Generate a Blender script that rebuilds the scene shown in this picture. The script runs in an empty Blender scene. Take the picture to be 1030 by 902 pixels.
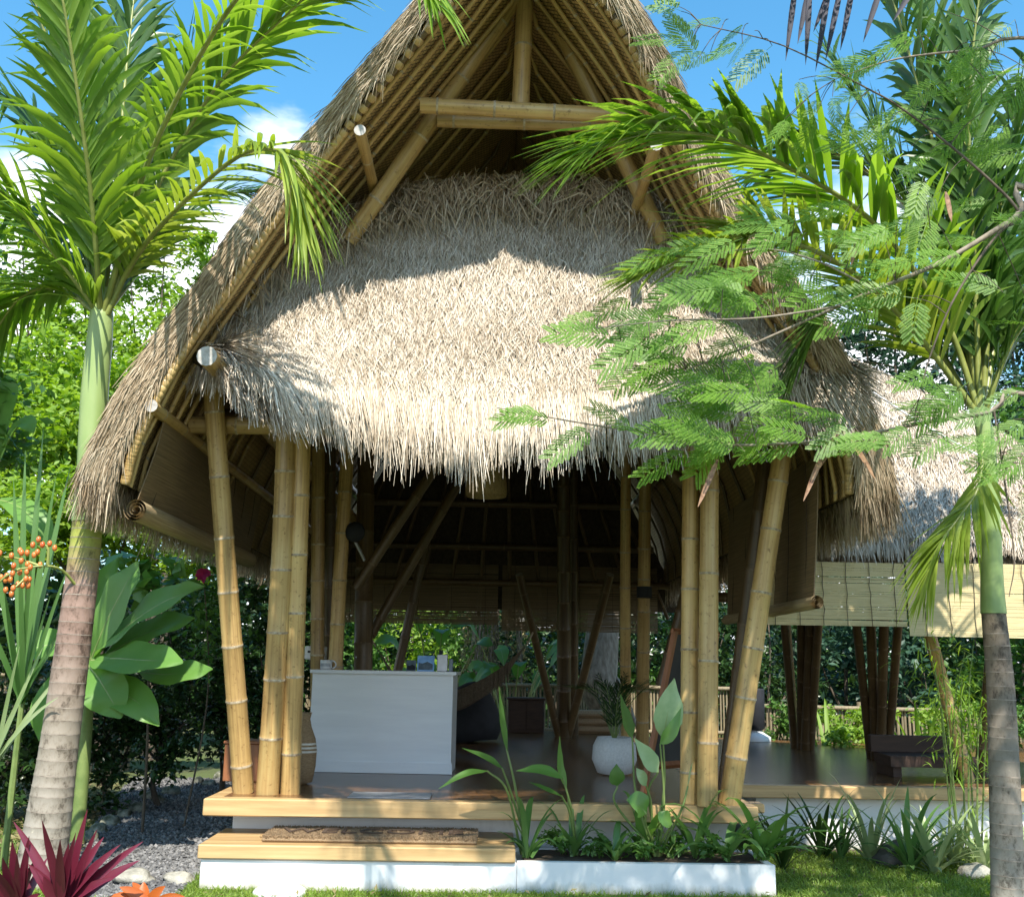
import bpy, math, random
import numpy as np
from math import radians, sin, cos, pi, sqrt, atan2
from mathutils import Matrix, Vector

S = bpy.context.scene
COL = S.collection
# ------------------------------------------------------------------ camera
F, IW, IH = 1030.0, 1030, 902
YAW, PITCH, ROLL = radians(1.0), radians(12.0), radians(1.0)
EYE = np.array([0.0, 0.0, 1.5])
RM = Matrix.Rotation(-YAW, 3, 'Z') @ Matrix.Rotation(pi/2+PITCH, 3, 'X') @ Matrix.Rotation(ROLL, 3, 'Z')
cd = bpy.data.cameras.new('camera'); cam = bpy.data.objects.new('camera', cd); COL.objects.link(cam)
cam.matrix_world = Matrix.Translation(EYE) @ RM.to_4x4()
cd.sensor_width = 36.0; cd.lens = 36.0; cd.clip_end = 3000; cd.clip_start = 0.05
S.camera = cam
# ------------------------------------------------------------------ light
SUN_EL, SUN_AZ = radians(53), radians(-4)     # azimuth: towards -x from -y (behind the viewer, a little left)
sdir = Vector((-sin(SUN_AZ)*cos(SUN_EL), -cos(SUN_AZ)*cos(SUN_EL), sin(SUN_EL)))
sl = bpy.data.lights.new('sun', 'SUN'); so = bpy.data.objects.new('sun', sl); COL.objects.link(so)
sl.energy = 4.6; sl.angle = radians(0.53); sl.color = (1.0, 0.94, 0.84)
so.rotation_euler = sdir.to_track_quat('Z', 'Y').to_euler(); so.location = (-10, -20, 30)
W = bpy.data.worlds.new('World'); S.world = W; W.use_nodes = True
nt = W.node_tree; nt.nodes.clear(); L = nt.links.new
def nn(t, nt=nt, **kw):
    n = nt.nodes.new(t)
    for k, v in kw.items(): setattr(n, k, v)
    return n
sky = nn('ShaderNodeTexSky', sky_type='NISHITA', sun_disc=False)
sky.sun_elevation = SUN_EL; sky.sun_rotation = pi + SUN_AZ
sky.air_density = 1.0; sky.dust_density = 0.3; sky.ozone_density = 3.0; sky.altitude = 50
hs = nn('ShaderNodeHueSaturation'); hs.inputs['Hue'].default_value = .482; hs.inputs['Saturation'].default_value = 1.22; hs.inputs['Value'].default_value = 1.5
L(sky.outputs[0], hs.inputs['Color'])
tc = nn('ShaderNodeTexCoord'); mp = nn('ShaderNodeMapping'); mp.inputs['Scale'].default_value = (1.3, 1.3, 3.2); mp.inputs['Location'].default_value = (0.35, 0.2, 0.1)
L(tc.outputs['Generated'], mp.inputs['Vector'])
nz = nn('ShaderNodeTexNoise'); nz.inputs['Scale'].default_value = 2.2; nz.inputs['Detail'].default_value = 7; nz.inputs['Roughness'].default_value = .55
L(mp.outputs[0], nz.inputs['Vector'])
sx = nn('ShaderNodeSeparateXYZ'); L(tc.outputs['Generated'], sx.inputs[0])
hm = nn('ShaderNodeMapRange'); hm.inputs['From Min'].default_value = .52; hm.inputs['From Max'].default_value = .30
hm.inputs['To Min'].default_value = -.16; hm.inputs['To Max'].default_value = .10
L(sx.outputs['Z'], hm.inputs['Value'])
ad = nn('ShaderNodeMath', operation='ADD'); L(nz.outputs['Fac'], ad.inputs[0]); L(hm.outputs[0], ad.inputs[1])
last = ad
for (cx, cy), lo_, amt in (((232, 195), .988, .17), ((60, 335), .985, .15), ((855, 320), .988, .07)):
    dp_ = nn('ShaderNodeVectorMath', operation='DOT_PRODUCT'); L(tc.outputs['Generated'], dp_.inputs[0]); v_ = RM @ Vector(((cx-515)/F, -(cy-451)/F, -1.0)); dp_.inputs[1].default_value = v_.normalized()
    mk = nn('ShaderNodeMapRange', interpolation_type='SMOOTHSTEP'); mk.inputs['From Min'].default_value = lo_; mk.inputs['From Max'].default_value = .9995; mk.inputs['To Max'].default_value = amt; L(dp_.outputs['Value'], mk.inputs['Value'])
    a2 = nn('ShaderNodeMath', operation='ADD'); L(last.outputs[0], a2.inputs[0]); L(mk.outputs[0], a2.inputs[1]); last = a2
cr = nn('ShaderNodeMapRange', interpolation_type='SMOOTHSTEP'); cr.inputs['From Min'].default_value = .50; cr.inputs['From Max'].default_value = .66
L(last.outputs[0], cr.inputs['Value'])
mx = nn('ShaderNodeMixRGB'); mx.inputs['Color2'].default_value = (8.5, 8.8, 9.3, 1)
L(cr.outputs[0], mx.inputs['Fac']); L(hs.outputs[0], mx.inputs['Color1'])
bg = nn('ShaderNodeBackground'); bg.inputs['Strength'].default_value = 0.11
L(mx.outputs[0], bg.inputs['Color']); wo = nn('ShaderNodeOutputWorld'); L(bg.outputs[0], wo.inputs['Surface'])
S.view_settings.view_transform = 'Standard'; S.view_settings.look = 'None'
S.view_settings.exposure = 0.95; S.view_settings.gamma = 1.0; S.view_settings.use_curve_mapping = False
S.cycles.max_bounces = 7; S.cycles.diffuse_bounces = 3; S.cycles.glossy_bounces = 3; S.cycles.transmission_bounces = 4; S.cycles.transparent_max_bounces = 8
S.cycles.use_adaptive_sampling = True

rng = np.random.default_rng(11); random.seed(5)
A = lambda *a: np.array(a, float)
def ray(px, py): return np.array(RM @ Vector(((px-515)/F, -(py-451)/F, -1.0)))
def P(px, py, Y):                 # point of the plane y = Y seen at this photo pixel
    d = ray(px, py); return EYE + d*(Y/d[1])
def PZ(px, py, Z):                # point of the level z = Z seen at this photo pixel
    d = ray(px, py); return EYE + d*((Z-EYE[2])/d[2])
def unit(v):
    v = np.asarray(v, float); return v/np.maximum(np.linalg.norm(v, axis=-1, keepdims=True), 1e-9)

SOFT = {'leaf', 'frond', 'foliage', 'crown', 'roof_thatch', 'skirt_thatch', 'woven_ceiling', 'spear_leaf', 'seed_pod', 'dry_leaf', 'flower', 'netting', 'lawn_grass'}
# ------------------------------------------------------------------ mesh building
class MB:
    def __init__(s): s.v = []; s.n = 0; s.f = []; s.m = []; s.uv = []; s.has_uv = False
    def add(s, v, f, mat=0, uv=None):
        v = np.asarray(v, float).reshape(-1, 3); f = np.asarray(f, np.int64)
        s.v.append(v)
        if uv is None: s.uv.append(np.zeros((len(v), 2)))
        else: s.uv.append(np.asarray(uv, float)); s.has_uv = True
        s.f.append(f+s.n); s.m.append(np.broadcast_to(np.asarray(mat, np.int32), (len(f),)).copy()); s.n += len(v)
    def build(s, name, mats, parent=None, base=(0, 0, 0), smooth=False):
        v = np.concatenate(s.v) - np.asarray(base, float); me = bpy.data.meshes.new(name)
        lv = np.concatenate([f.ravel() for f in s.f]); lt = np.concatenate([np.full(len(f), f.shape[1], np.int32) for f in s.f])
        ls = np.concatenate([[0], np.cumsum(lt)[:-1]]).astype(np.int32)
        me.vertices.add(len(v)); me.vertices.foreach_set('co', v.astype(np.float32).ravel())
        me.loops.add(len(lv)); me.loops.foreach_set('vertex_index', lv.astype(np.int32))
        me.polygons.add(len(lt)); me.polygons.foreach_set('loop_start', ls); me.polygons.foreach_set('loop_total', lt)
        me.polygons.foreach_set('material_index', np.concatenate(s.m))
        if name in SOFT: smooth = True
        me.polygons.foreach_set('use_smooth', np.full(len(lt), bool(smooth)))
        if s.has_uv:
            l = me.uv_layers.new(name='UVMap'); l.data.foreach_set('uv', np.concatenate(s.uv)[lv].astype(np.float32).ravel())
        if not isinstance(mats, (list, tuple)): mats = [mats]
        for m in mats: me.materials.append(m)
        me.update(calc_edges=True); me.validate()
        o = bpy.data.objects.new(name, me); COL.objects.link(o)
        if parent is not None: o.parent = parent
        return o
BASE = {}
def thing(name, label, cat, loc=(0, 0, 0), group=None):
    o = bpy.data.objects.new(name, None); COL.objects.link(o); o.location = loc
    o.empty_display_size = .1; o['label'] = label; o['category'] = cat
    if group: o['group'] = group
    BASE[o.name] = np.asarray(loc, float); return o
def part(mb, name, mats, root, smooth=False, sub=None, label=None):
    o = mb.build(name, mats, sub if sub is not None else root, BASE[root.name], smooth)
    if label: o['label'] = label
    return o
def tag(o, label=None, cat=None, group=None, kind=None):
    for k, v in (('label', label), ('category', cat), ('group', group), ('kind', kind)):
        if v: o[k] = v
    return o
def solo(mb, name, mats, label, cat, loc=(0, 0, 0), group=None, smooth=False):   # a thing that is one mesh
    o = mb.build(name, mats, None, (0, 0, 0), smooth); o.location = loc; return tag(o, label, cat, group)
def copy_thing(o, loc, rz=0, sc=1.0, label=None):
    c = o.copy(); COL.objects.link(c); c.location = loc; c.rotation_euler = (0, 0, rz); c.scale = (sc, sc, sc)
    if label: c['label'] = label
    for ch in o.children:
        d = ch.copy(); COL.objects.link(d); d.parent = c
        for g in ch.children:
            e = g.copy(); COL.objects.link(e); e.parent = d
    return c
def box(mb, x0, x1, y0, y1, z0, z1, mat=0, bev=0.0):
    if bev <= 0:
        v = [(x, y, z) for x in (x0, x1) for y in (y0, y1) for z in (z0, z1)]
        mb.add(v, [(0, 1, 3, 2), (4, 6, 7, 5), (0, 4, 5, 1), (2, 3, 7, 6), (0, 2, 6, 4), (1, 5, 7, 3)], mat); return
    b = bev; X = (x0, x1); Y = (y0, y1); Z = (z0, z1); v = []; idx = {}
    for i in (0, 1):
        for j in (0, 1):
            for k in (0, 1):
                sx_, sy_, sz_ = (1-2*i)*b, (1-2*j)*b, (1-2*k)*b
                idx[i, j, k] = len(v)
                v += [(X[i], Y[j]+sy_, Z[k]+sz_), (X[i]+sx_, Y[j], Z[k]+sz_), (X[i]+sx_, Y[j]+sy_, Z[k])]
    q = []
    g = lambda i, j, k, a: idx[i, j, k]+a
    for i in (0, 1): q.append([g(i, 0, 0, 0), g(i, 0, 1, 0), g(i, 1, 1, 0), g(i, 1, 0, 0)][::1 if i == 0 else -1])
    for j in (0, 1): q.append([g(0, j, 0, 1), g(1, j, 0, 1), g(1, j, 1, 1), g(0, j, 1, 1)][::1 if j == 0 else -1])
    for k in (0, 1): q.append([g(0, 0, k, 2), g(0, 1, k, 2), g(1, 1, k, 2), g(1, 0, k, 2)][::1 if k == 0 else -1])
    for a in (0, 1):
        for b_ in (0, 1):
            q.append([g(a, b_, 0, 0), g(a, b_, 0, 1), g(a, b_, 1, 1), g(a, b_, 1, 0)])
            q.append([g(a, 0, b_, 0), g(a, 0, b_, 2), g(a, 1, b_, 2), g(a, 1, b_, 0)])
            q.append([g(0, a, b_, 1), g(0, a, b_, 2), g(1, a, b_, 2), g(1, a, b_, 1)])
    mb.add(v, q, mat)
    mb.add(v, [[g(i, j, k, 0), g(i, j, k, 1), g(i, j, k, 2)] for i in (0, 1) for j in (0, 1) for k in (0, 1)], mat)
def obox(mb, a, b, depth, z0, z1, mat=0):          # box whose front runs from a to b (xy), going back by depth
    a = np.asarray(a[:2], float); b = np.asarray(b[:2], float); t = unit(b-a); n = A(-t[1], t[0])*depth
    c = [a, b, b+n, a+n]; v = [(p[0], p[1], z) for z in (z0, z1) for p in c]
    mb.add(v, [(0, 3, 2, 1), (4, 5, 6, 7), (0, 1, 5, 4), (1, 2, 6, 5), (2, 3, 7, 6), (3, 0, 4, 7)], mat)
def frames(pts):
    pts = np.asarray(pts, float); t = np.gradient(pts, axis=0) if len(pts) > 2 else np.array([pts[1]-pts[0]]*2)
    t = unit(t); n = np.zeros_like(t); ref = A(0, 0, 1) if abs(t[0][2]) < .9 else A(0, 1, 0)
    n[0] = unit(np.cross(t[0], ref))
    for i in range(1, len(t)): n[i] = unit(n[i-1]-t[i]*np.dot(n[i-1], t[i]))
    return t, n, np.cross(t, n)
def tube(mb, pts, r, sides=8, mat=0, cap=True, ringmat=None, capmat=None):
    pts = np.asarray(pts, float); k = len(pts); r = np.broadcast_to(np.asarray(r, float), (k,))
    t, n, b = frames(pts); a = np.arange(sides)*2*pi/sides
    v = pts[:, None]+r[:, None, None]*(np.cos(a)[None, :, None]*n[:, None]+np.sin(a)[None, :, None]*b[:, None])
    ln = np.concatenate([[0], np.cumsum(np.linalg.norm(np.diff(pts, axis=0), axis=1))])
    uv = np.stack([np.broadcast_to(np.abs(np.arange(sides)/sides-.5)[None], (k, sides)), np.broadcast_to(ln[:, None], (k, sides))], -1)
    i, j = np.meshgrid(np.arange(k-1), np.arange(sides), indexing='ij'); j2 = (j+1) % sides
    f = np.stack([i*sides+j, i*sides+j2, (i+1)*sides+j2, (i+1)*sides+j], -1).reshape(-1, 4)
    m = mat if ringmat is None else np.repeat(np.asarray(ringmat), sides)
    mb.add(v.reshape(-1, 3), f, m, uv.reshape(-1, 2))
    if cap:
        for e, q in ((0, 0), (k-1, 1)):
            if r[e] < .0015: continue
            c = np.concatenate([v[e], pts[e][None]]); fi = [(sides, (x+1) % sides, x) if q == 0 else (sides, x, (x+1) % sides) for x in range(sides)]
            mb.add(c, fi, mat if capmat is None else capmat)
def catmull(c, n):
    c = np.asarray(c, float); c = np.concatenate([[2*c[0]-c[1]], c, [2*c[-1]-c[-2]]]); out = []
    m = len(c)-3; u = np.linspace(0, m-1e-6, n)
    for x in u:
        i = int(x); t = x-i; p0, p1, p2, p3 = c[i:i+4]
        out.append(.5*((2*p1)+(-p0+p2)*t+(2*p0-5*p1+4*p2-p3)*t*t+(-p0+3*p1-3*p2+p3)*t**3))
    return np.array(out)
def bamboo(mb, p0, p1, r0, r1=None, gap=.42, sides=12, bow=0.0, white=None):
    # culm with swollen node rings; material 0 = culm, 1 = node, 2 = sawn end
    p0 = np.asarray(p0, float); p1 = np.asarray(p1, float); r1 = r0*.9 if r1 is None else r1
    Ln = np.linalg.norm(p1-p0); z = random.uniform(.1, gap); st = [0.0]; rr = [1.0]; mt = []
    while z < Ln-.03:
        st += [z-.022, z-.006, z+.004, z+.012, z+.035]; rr += [.99, 1.03, 1.065, 1.03, .985]; mt += [0, 0, 1, 1, 0]
        z += gap*random.uniform(.8, 1.2)
    st.append(Ln); rr.append(.99); mt.append(0)
    st = np.array(st); s = st/Ln; o = np.argsort(s, kind='stable')
    side = unit(np.cross(unit(p1-p0), A(.3, .9, .1)))
    pts = p0+np.outer(s, p1-p0)+np.outer(np.sin(s*pi)*bow, side)
    tube(mb, pts, (r0+(r1-r0)*s)*np.array(rr), sides, 0, True, mt, 2)
def lathe(mb, prof, c, sides=24, mat=0, mats=None):
    prof = np.asarray(prof, float); k = len(prof); a = np.arange(sides)*2*pi/sides
    v = np.stack([prof[:, 0][:, None]*np.cos(a), prof[:, 0][:, None]*np.sin(a), np.broadcast_to(prof[:, 1][:, None], (k, sides))], -1)+np.asarray(c)
    i, j = np.meshgrid(np.arange(k-1), np.arange(sides), indexing='ij'); j2 = (j+1) % sides
    f = np.stack([i*sides+j, i*sides+j2, (i+1)*sides+j2, (i+1)*sides+j], -1).reshape(-1, 4)
    mb.add(v.reshape(-1, 3), f, mat if mats is None else np.repeat(np.asarray(mats), sides))
def grid(mb, G, mat=0, flip=False, uvs=(1, 1)):
    G = np.asarray(G, float); a, b = G.shape[:2]
    i, j = np.meshgrid(np.arange(a-1), np.arange(b-1), indexing='ij')
    f = np.stack([i*b+j, i*b+j+1, (i+1)*b+j+1, (i+1)*b+j], -1).reshape(-1, 4)
    if flip: f = f[:, ::-1]
    du = np.concatenate([[0], np.cumsum(np.linalg.norm(np.diff(G[:, b//2], axis=0), axis=-1))])
    dv = np.concatenate([[0], np.cumsum(np.linalg.norm(np.diff(G[a//2], axis=0), axis=-1))])
    uv = np.stack(np.meshgrid(du*uvs[0], dv*uvs[1], indexing='ij'), -1).reshape(-1, 2)
    mb.add(G.reshape(-1, 3), f, mat, uv)
def bil(G, u, v):
    a, b = G.shape[:2]; x = np.clip(u, 0, 1)*(a-1); y = np.clip(v, 0, 1)*(b-1)
    i = np.minimum(x.astype(int), a-2); j = np.minimum(y.astype(int), b-2); fx = (x-i)[:, None]; fy = (y-j)[:, None]
    return (G[i, j]*(1-fx)*(1-fy)+G[i+1, j]*fx*(1-fy)+G[i, j+1]*(1-fx)*fy+G[i+1, j+1]*fx*fy)
def straw(mb, p, d, n, Ln, w, droop=0.0, lift=0.02, mat=0):
    # flat straws: root p, direction d, surface normal n (all arrays)
    N = len(p); Ln = np.broadcast_to(Ln, (N,))[:, None]; w = np.broadcast_to(w, (N,))[:, None]; droop = np.broadcast_to(droop, (N,))[:, None]
    lift = np.broadcast_to(lift, (N,))[:, None]
    s = unit(np.cross(d, n)+rng.normal(0, .5, (N, 3))); g = A(0, 0, -1)
    a = p; b = p+d*Ln*.5+n*lift+g*droop*.25; c = p+d*Ln+n*lift*.8+g*droop
    v = np.stack([a-s*w/2, a+s*w/2, b-s*w/2, b+s*w/2, c-s*w/5, c+s*w/5], 1).reshape(-1, 3)
    k = np.arange(N)[:, None]*6
    f = np.concatenate([k+[0, 1, 3, 2], k+[2, 3, 5, 4]]); mb.add(v, f, mat)
def straw_on(mb, G, N, v0, v1, L0, L1, w, jit=.15, droop=0.0, lift=(.005, .05), u0=0, u1=1, sign=1, pw=1.0, mat=0):
    u = rng.uniform(u0, u1, N); v = v0+(v1-v0)*rng.uniform(0, 1, N)**pw; e = .01
    p = bil(G, u, v); d = unit(bil(G, u, np.minimum(v+e, 1))-bil(G, u, np.minimum(v+e, 1)-2*e))
    t = unit(bil(G, np.minimum(u+e, 1), v)-bil(G, np.minimum(u+e, 1)-2*e, v)); n = sign*unit(np.cross(d, t))
    clump = np.sin(u*53+v*17)*.5+np.sin(u*131+1.3)*.5
    d = unit(d+t*(rng.normal(0, jit, N)+.06*clump)[:, None]+n*rng.normal(0, jit*.35, N)[:, None])
    straw(mb, p+n*rng.uniform(-.01, .02, N)[:, None], d, n, rng.uniform(L0, L1, N)*(1+.25*clump), w*rng.uniform(.7, 1.4, N), droop*rng.uniform(.4, 1.2, N), rng.uniform(*lift, N), mat)
def blade(mb, b, d, Ln, w, up=(0, 0, 1), droop=.2, fold=.25, nseg=5, mat=0, prof=(.35, .9, 1, .85, .55, .03), twist=0.0):
    b = np.asarray(b, float); d = unit(d); up = np.asarray(up, float); s = unit(np.cross(d, up)); 
    if twist: s = unit(s*cos(twist)+np.cross(d, s)*sin(twist))
    t = np.linspace(0, 1, nseg+1); pts = b+np.outer(t, d)*Ln+np.outer(t**2, A(0, 0, -1))*droop*Ln
    tg = unit(np.gradient(pts, axis=0)); n = np.cross(s, tg); pw = np.interp(t, np.linspace(0, 1, len(prof)), prof)*w/2
    v = np.stack([pts-s*pw[:, None]+n*(pw*fold)[:, None], pts, pts+s*pw[:, None]+n*(pw*fold)[:, None]], 1).reshape(-1, 3)
    i = np.arange(nseg)[:, None]*3
    mb.add(v, np.concatenate([i+[0, 1, 4, 3], i+[1, 2, 5, 4]]), mat)
def broad(mb, path, w, up=(0, 0, 1), fold=.25, wave=.03, prof=(.05, .6, .95, 1, .9, .6, .05), nseg=12, mat=0, ribmat=None, seed=0):
    pts = catmull(path, nseg+1); t, = (np.linspace(0, 1, nseg+1),); tg = unit(np.gradient(pts, axis=0)); s = unit(np.cross(tg, np.asarray(up, float))); n = np.cross(s, tg)
    pw = np.interp(t, np.linspace(0, 1, len(prof)), prof)*w/2; rows = []
    for q in (-1, -.5, 0, .5, 1):
        wv = wave*np.sin(t*17+seed+q*3)*abs(q)*w
        rows.append(pts+s*(pw*q)[:, None]+n*(abs(q)*pw*fold-abs(q)**2*pw*fold*.5+wv)[:, None])
    grid(mb, np.stack(rows, 1), mat)
    if ribmat is not None: tube(mb, pts-n*.004, np.linspace(w*.035, w*.008, nseg+1), 5, ribmat, True)
def leafcloud(mb, c, size, mat=0, flat=.4, asp=.5, hang=.25):
    c = np.asarray(c, float); N = len(c); d = rng.normal(0, 1, (N, 3)); d[:, 2] = d[:, 2]*.6-hang; d = unit(d)
    up = unit(rng.normal(0, flat, (N, 3))+A(0, 0, 1)); s = unit(np.cross(d, up)); n = np.cross(s, d)
    z = (size*rng.uniform(.6, 1.3, N))[:, None]
    v = np.stack([c, c+d*z*.45-s*z*asp/2+n*z*.08, c+d*z, c+d*z*.45+s*z*asp/2+n*z*.08], 1).reshape(-1, 3)
    k = np.arange(N)[:, None]*4; mb.add(v, np.concatenate([k+[0, 1, 2], k+[0, 2, 3]]), mat)

# ------------------------------------------------------------------ materials
def newmat(name):
    m = bpy.data.materials.new(name); m.use_nodes = True; t = m.node_tree; t.nodes.clear()
    o = t.nodes.new('ShaderNodeOutputMaterial'); p = t.nodes.new('ShaderNodeBsdfPrincipled'); t.links.new(p.outputs[0], o.inputs[0]); return m, t, p, o
def ramp(t, stops):
    r = t.nodes.new('ShaderNodeValToRGB'); e = r.color_ramp.elements
    while len(e) > 1: e.remove(e[-1])
    e[0].position = stops[0][0]; e[0].color = (*stops[0][1], 1)
    for p_, c_ in stops[1:]: x = e.new(p_); x.color = (*c_, 1)
    return r
def noise(t, scale, detail=4, rough=.6, coord='Object', sc=(1, 1, 1)):
    c = t.nodes.new('ShaderNodeTexCoord'); mp_ = t.nodes.new('ShaderNodeMapping'); mp_.inputs['Scale'].default_value = sc
    n = t.nodes.new('ShaderNodeTexNoise'); n.inputs['Scale'].default_value = scale; n.inputs['Detail'].default_value = detail; n.inputs['Roughness'].default_value = rough
    t.links.new(c.outputs[coord], mp_.inputs[0]); t.links.new(mp_.outputs[0], n.inputs['Vector']); return n
def bump(t, p, src, st=.3, dist=.01):
    b = t.nodes.new('ShaderNodeBump'); b.inputs['Strength'].default_value = st; b.inputs['Distance'].default_value = dist
    t.links.new(src, b.inputs['Height']); t.links.new(b.outputs[0], p.inputs['Normal'])
def m_plain(name, c1, c2, scale=6, rough=.6, bst=.2, sc=(1, 1, 1), coord='Object', metal=0, dist=.01, lo=.3, hi=.7):
    m, t, p, o = newmat(name); n = noise(t, scale, 6, .6, coord, sc); r = ramp(t, [(lo, c1), (hi, c2)])
    t.links.new(n.outputs['Fac'], r.inputs[0]); t.links.new(r.outputs[0], p.inputs['Base Color'])
    p.inputs['Roughness'].default_value = rough; p.inputs['Metallic'].default_value = metal
    if bst: bump(t, p, n.outputs['Fac'], bst, dist)
    return m
def m_island(name, stops, rough=.7, trans=0.0, tcol=None, spec=.5, objrand=False):
    # colour differs from piece to piece (straw, leaf); trans = light let through a leaf
    m, t, p, o = newmat(name); g = t.nodes.new('ShaderNodeNewGeometry'); r = ramp(t, stops)
    n = noise(t, 1.1, 3, .6); a = t.nodes.new('ShaderNodeMath'); a.operation = 'MULTIPLY_ADD'; a.inputs[1].default_value = .6
    b = t.nodes.new('ShaderNodeMath'); b.operation = 'MULTIPLY_ADD'; b.inputs[1].default_value = .9; b.inputs[2].default_value = -.22
    t.links.new(n.outputs['Fac'], b.inputs[0]); t.links.new(g.outputs['Random Per Island'], a.inputs[0]); t.links.new(b.outputs[0], a.inputs[2])
    t.links.new(a.outputs[0], r.inputs[0]); t.links.new(r.outputs[0], p.inputs['Base Color'])
    p.inputs['Roughness'].default_value = rough; p.inputs['Specular IOR Level'].default_value = spec
    if trans:
        tr = t.nodes.new('ShaderNodeBsdfTranslucent'); mxs = t.nodes.new('ShaderNodeMixShader'); mxs.inputs[0].default_value = trans
        hsn = t.nodes.new('ShaderNodeHueSaturation'); hsn.inputs['Hue'].default_value = .49; hsn.inputs['Value'].default_value = 1.8; hsn.inputs['Saturation'].default_value = 1.1
        t.links.new(r.outputs[0], hsn.inputs['Color']); t.links.new(hsn.outputs[0], tr.inputs[0])
        t.links.new(p.outputs[0], mxs.inputs[1]); t.links.new(tr.outputs[0], mxs.inputs[2]); t.links.new(mxs.outputs[0], o.inputs[0])
    return m
def m_bamboo(name, c1, c2, c3):
    m, t, p, o = newmat(name)
    n = noise(t, 1.0, 5, .6, 'UV', (26, 1.2, 1)); n2 = noise(t, 2.3, 4, .6, 'Object', (1, 1, .6)); n3 = noise(t, 28, 2, .7)
    a = t.nodes.new('ShaderNodeMath'); a.operation = 'ADD'; t.links.new(n.outputs['Fac'], a.inputs[0]); t.links.new(n2.outputs['Fac'], a.inputs[1])
    r = ramp(t, [(.62, c1), (1.0, c2), (1.3, c3)]); d = t.nodes.new('ShaderNodeMath'); d.operation = 'MULTIPLY'; d.inputs[1].default_value = 1.0
    r = ramp(t, [(.33, c1), (.5, c2), (.66, c3)]); d.inputs[1].default_value = .5; t.links.new(a.outputs[0], d.inputs[0]); t.links.new(d.outputs[0], r.inputs[0])
    sp = ramp(t, [(.6, (1, 1, 1)), (.74, (.35, .28, .22))]); t.links.new(n3.outputs['Fac'], sp.inputs[0])
    mm = t.nodes.new('ShaderNodeMixRGB'); mm.blend_type = 'MULTIPLY'; mm.inputs[0].default_value = .7; t.links.new(r.outputs[0], mm.inputs[1]); t.links.new(sp.outputs[0], mm.inputs[2])
    oi = t.nodes.new('ShaderNodeObjectInfo'); hv = t.nodes.new('ShaderNodeHueSaturation'); mr = t.nodes.new('ShaderNodeMapRange'); mr.inputs[3].default_value = .72; mr.inputs[4].default_value = 1.15
    t.links.new(oi.outputs['Random'], mr.inputs[0]); t.links.new(mr.outputs[0], hv.inputs['Value']); t.links.new(mm.outputs[0], hv.inputs['Color'])
    t.links.new(hv.outputs[0], p.inputs['Base Color']); p.inputs['Roughness'].default_value = .38; bump(t, p, n.outputs['Fac'], .12, .004); return m
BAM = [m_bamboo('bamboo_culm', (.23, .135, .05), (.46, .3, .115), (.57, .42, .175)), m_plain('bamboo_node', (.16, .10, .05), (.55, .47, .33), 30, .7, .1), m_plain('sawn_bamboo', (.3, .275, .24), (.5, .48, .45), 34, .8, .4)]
BAMD = [m_bamboo('shaded_bamboo_culm', (.07, .043, .02), (.125, .08, .036), (.17, .115, .052)), m_plain('shaded_bamboo_node', (.08, .05, .03), (.24, .17, .1), 30, .7), BAM[2]]  # darker copy of the bamboo for inner poles, interior shade put into its colour
M_THATCH = m_island('thatch_straw', [(.0, (.09, .06, .035)), (.25, (.32, .25, .17)), (.55, (.56, .48, .38)), (1.0, (.78, .71, .61))], .75, spec=.25)
M_RAKE = m_island('rake_straw', [(.0, (.12, .08, .045)), (.3, (.3, .22, .135)), (.6, (.47, .37, .25)), (1.0, (.64, .55, .42))], .75, spec=.25)
M_THBODY = m_plain('packed_thatch', (.022, .015, .01), (.08, .056, .036), 30, .9, .6, (1, 1, .2))
def m_weave():
    m, t, p, o = newmat('woven_bamboo_mat'); c = t.nodes.new('ShaderNodeTexCoord'); mp_ = t.nodes.new('ShaderNodeMapping'); mp_.inputs['Rotation'].default_value = (0, 0, radians(45)); t.links.new(c.outputs['UV'], mp_.inputs[0])
    b = t.nodes.new('ShaderNodeTexBrick'); b.inputs['Scale'].default_value = 9; b.inputs['Mortar Size'].default_value = .03; b.inputs['Color1'].default_value = (.46, .31, .13, 1); b.inputs['Color2'].default_value = (.33, .215, .09, 1); b.inputs['Mortar'].default_value = (.05, .03, .015, 1)
    t.links.new(mp_.outputs[0], b.inputs['Vector']); t.links.new(b.outputs['Color'], p.inputs['Base Color']); p.inputs['Roughness'].default_value = .6; bump(t, p, b.outputs['Fac'], .5, -.01); return m
M_WEAVE = m_weave()
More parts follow.
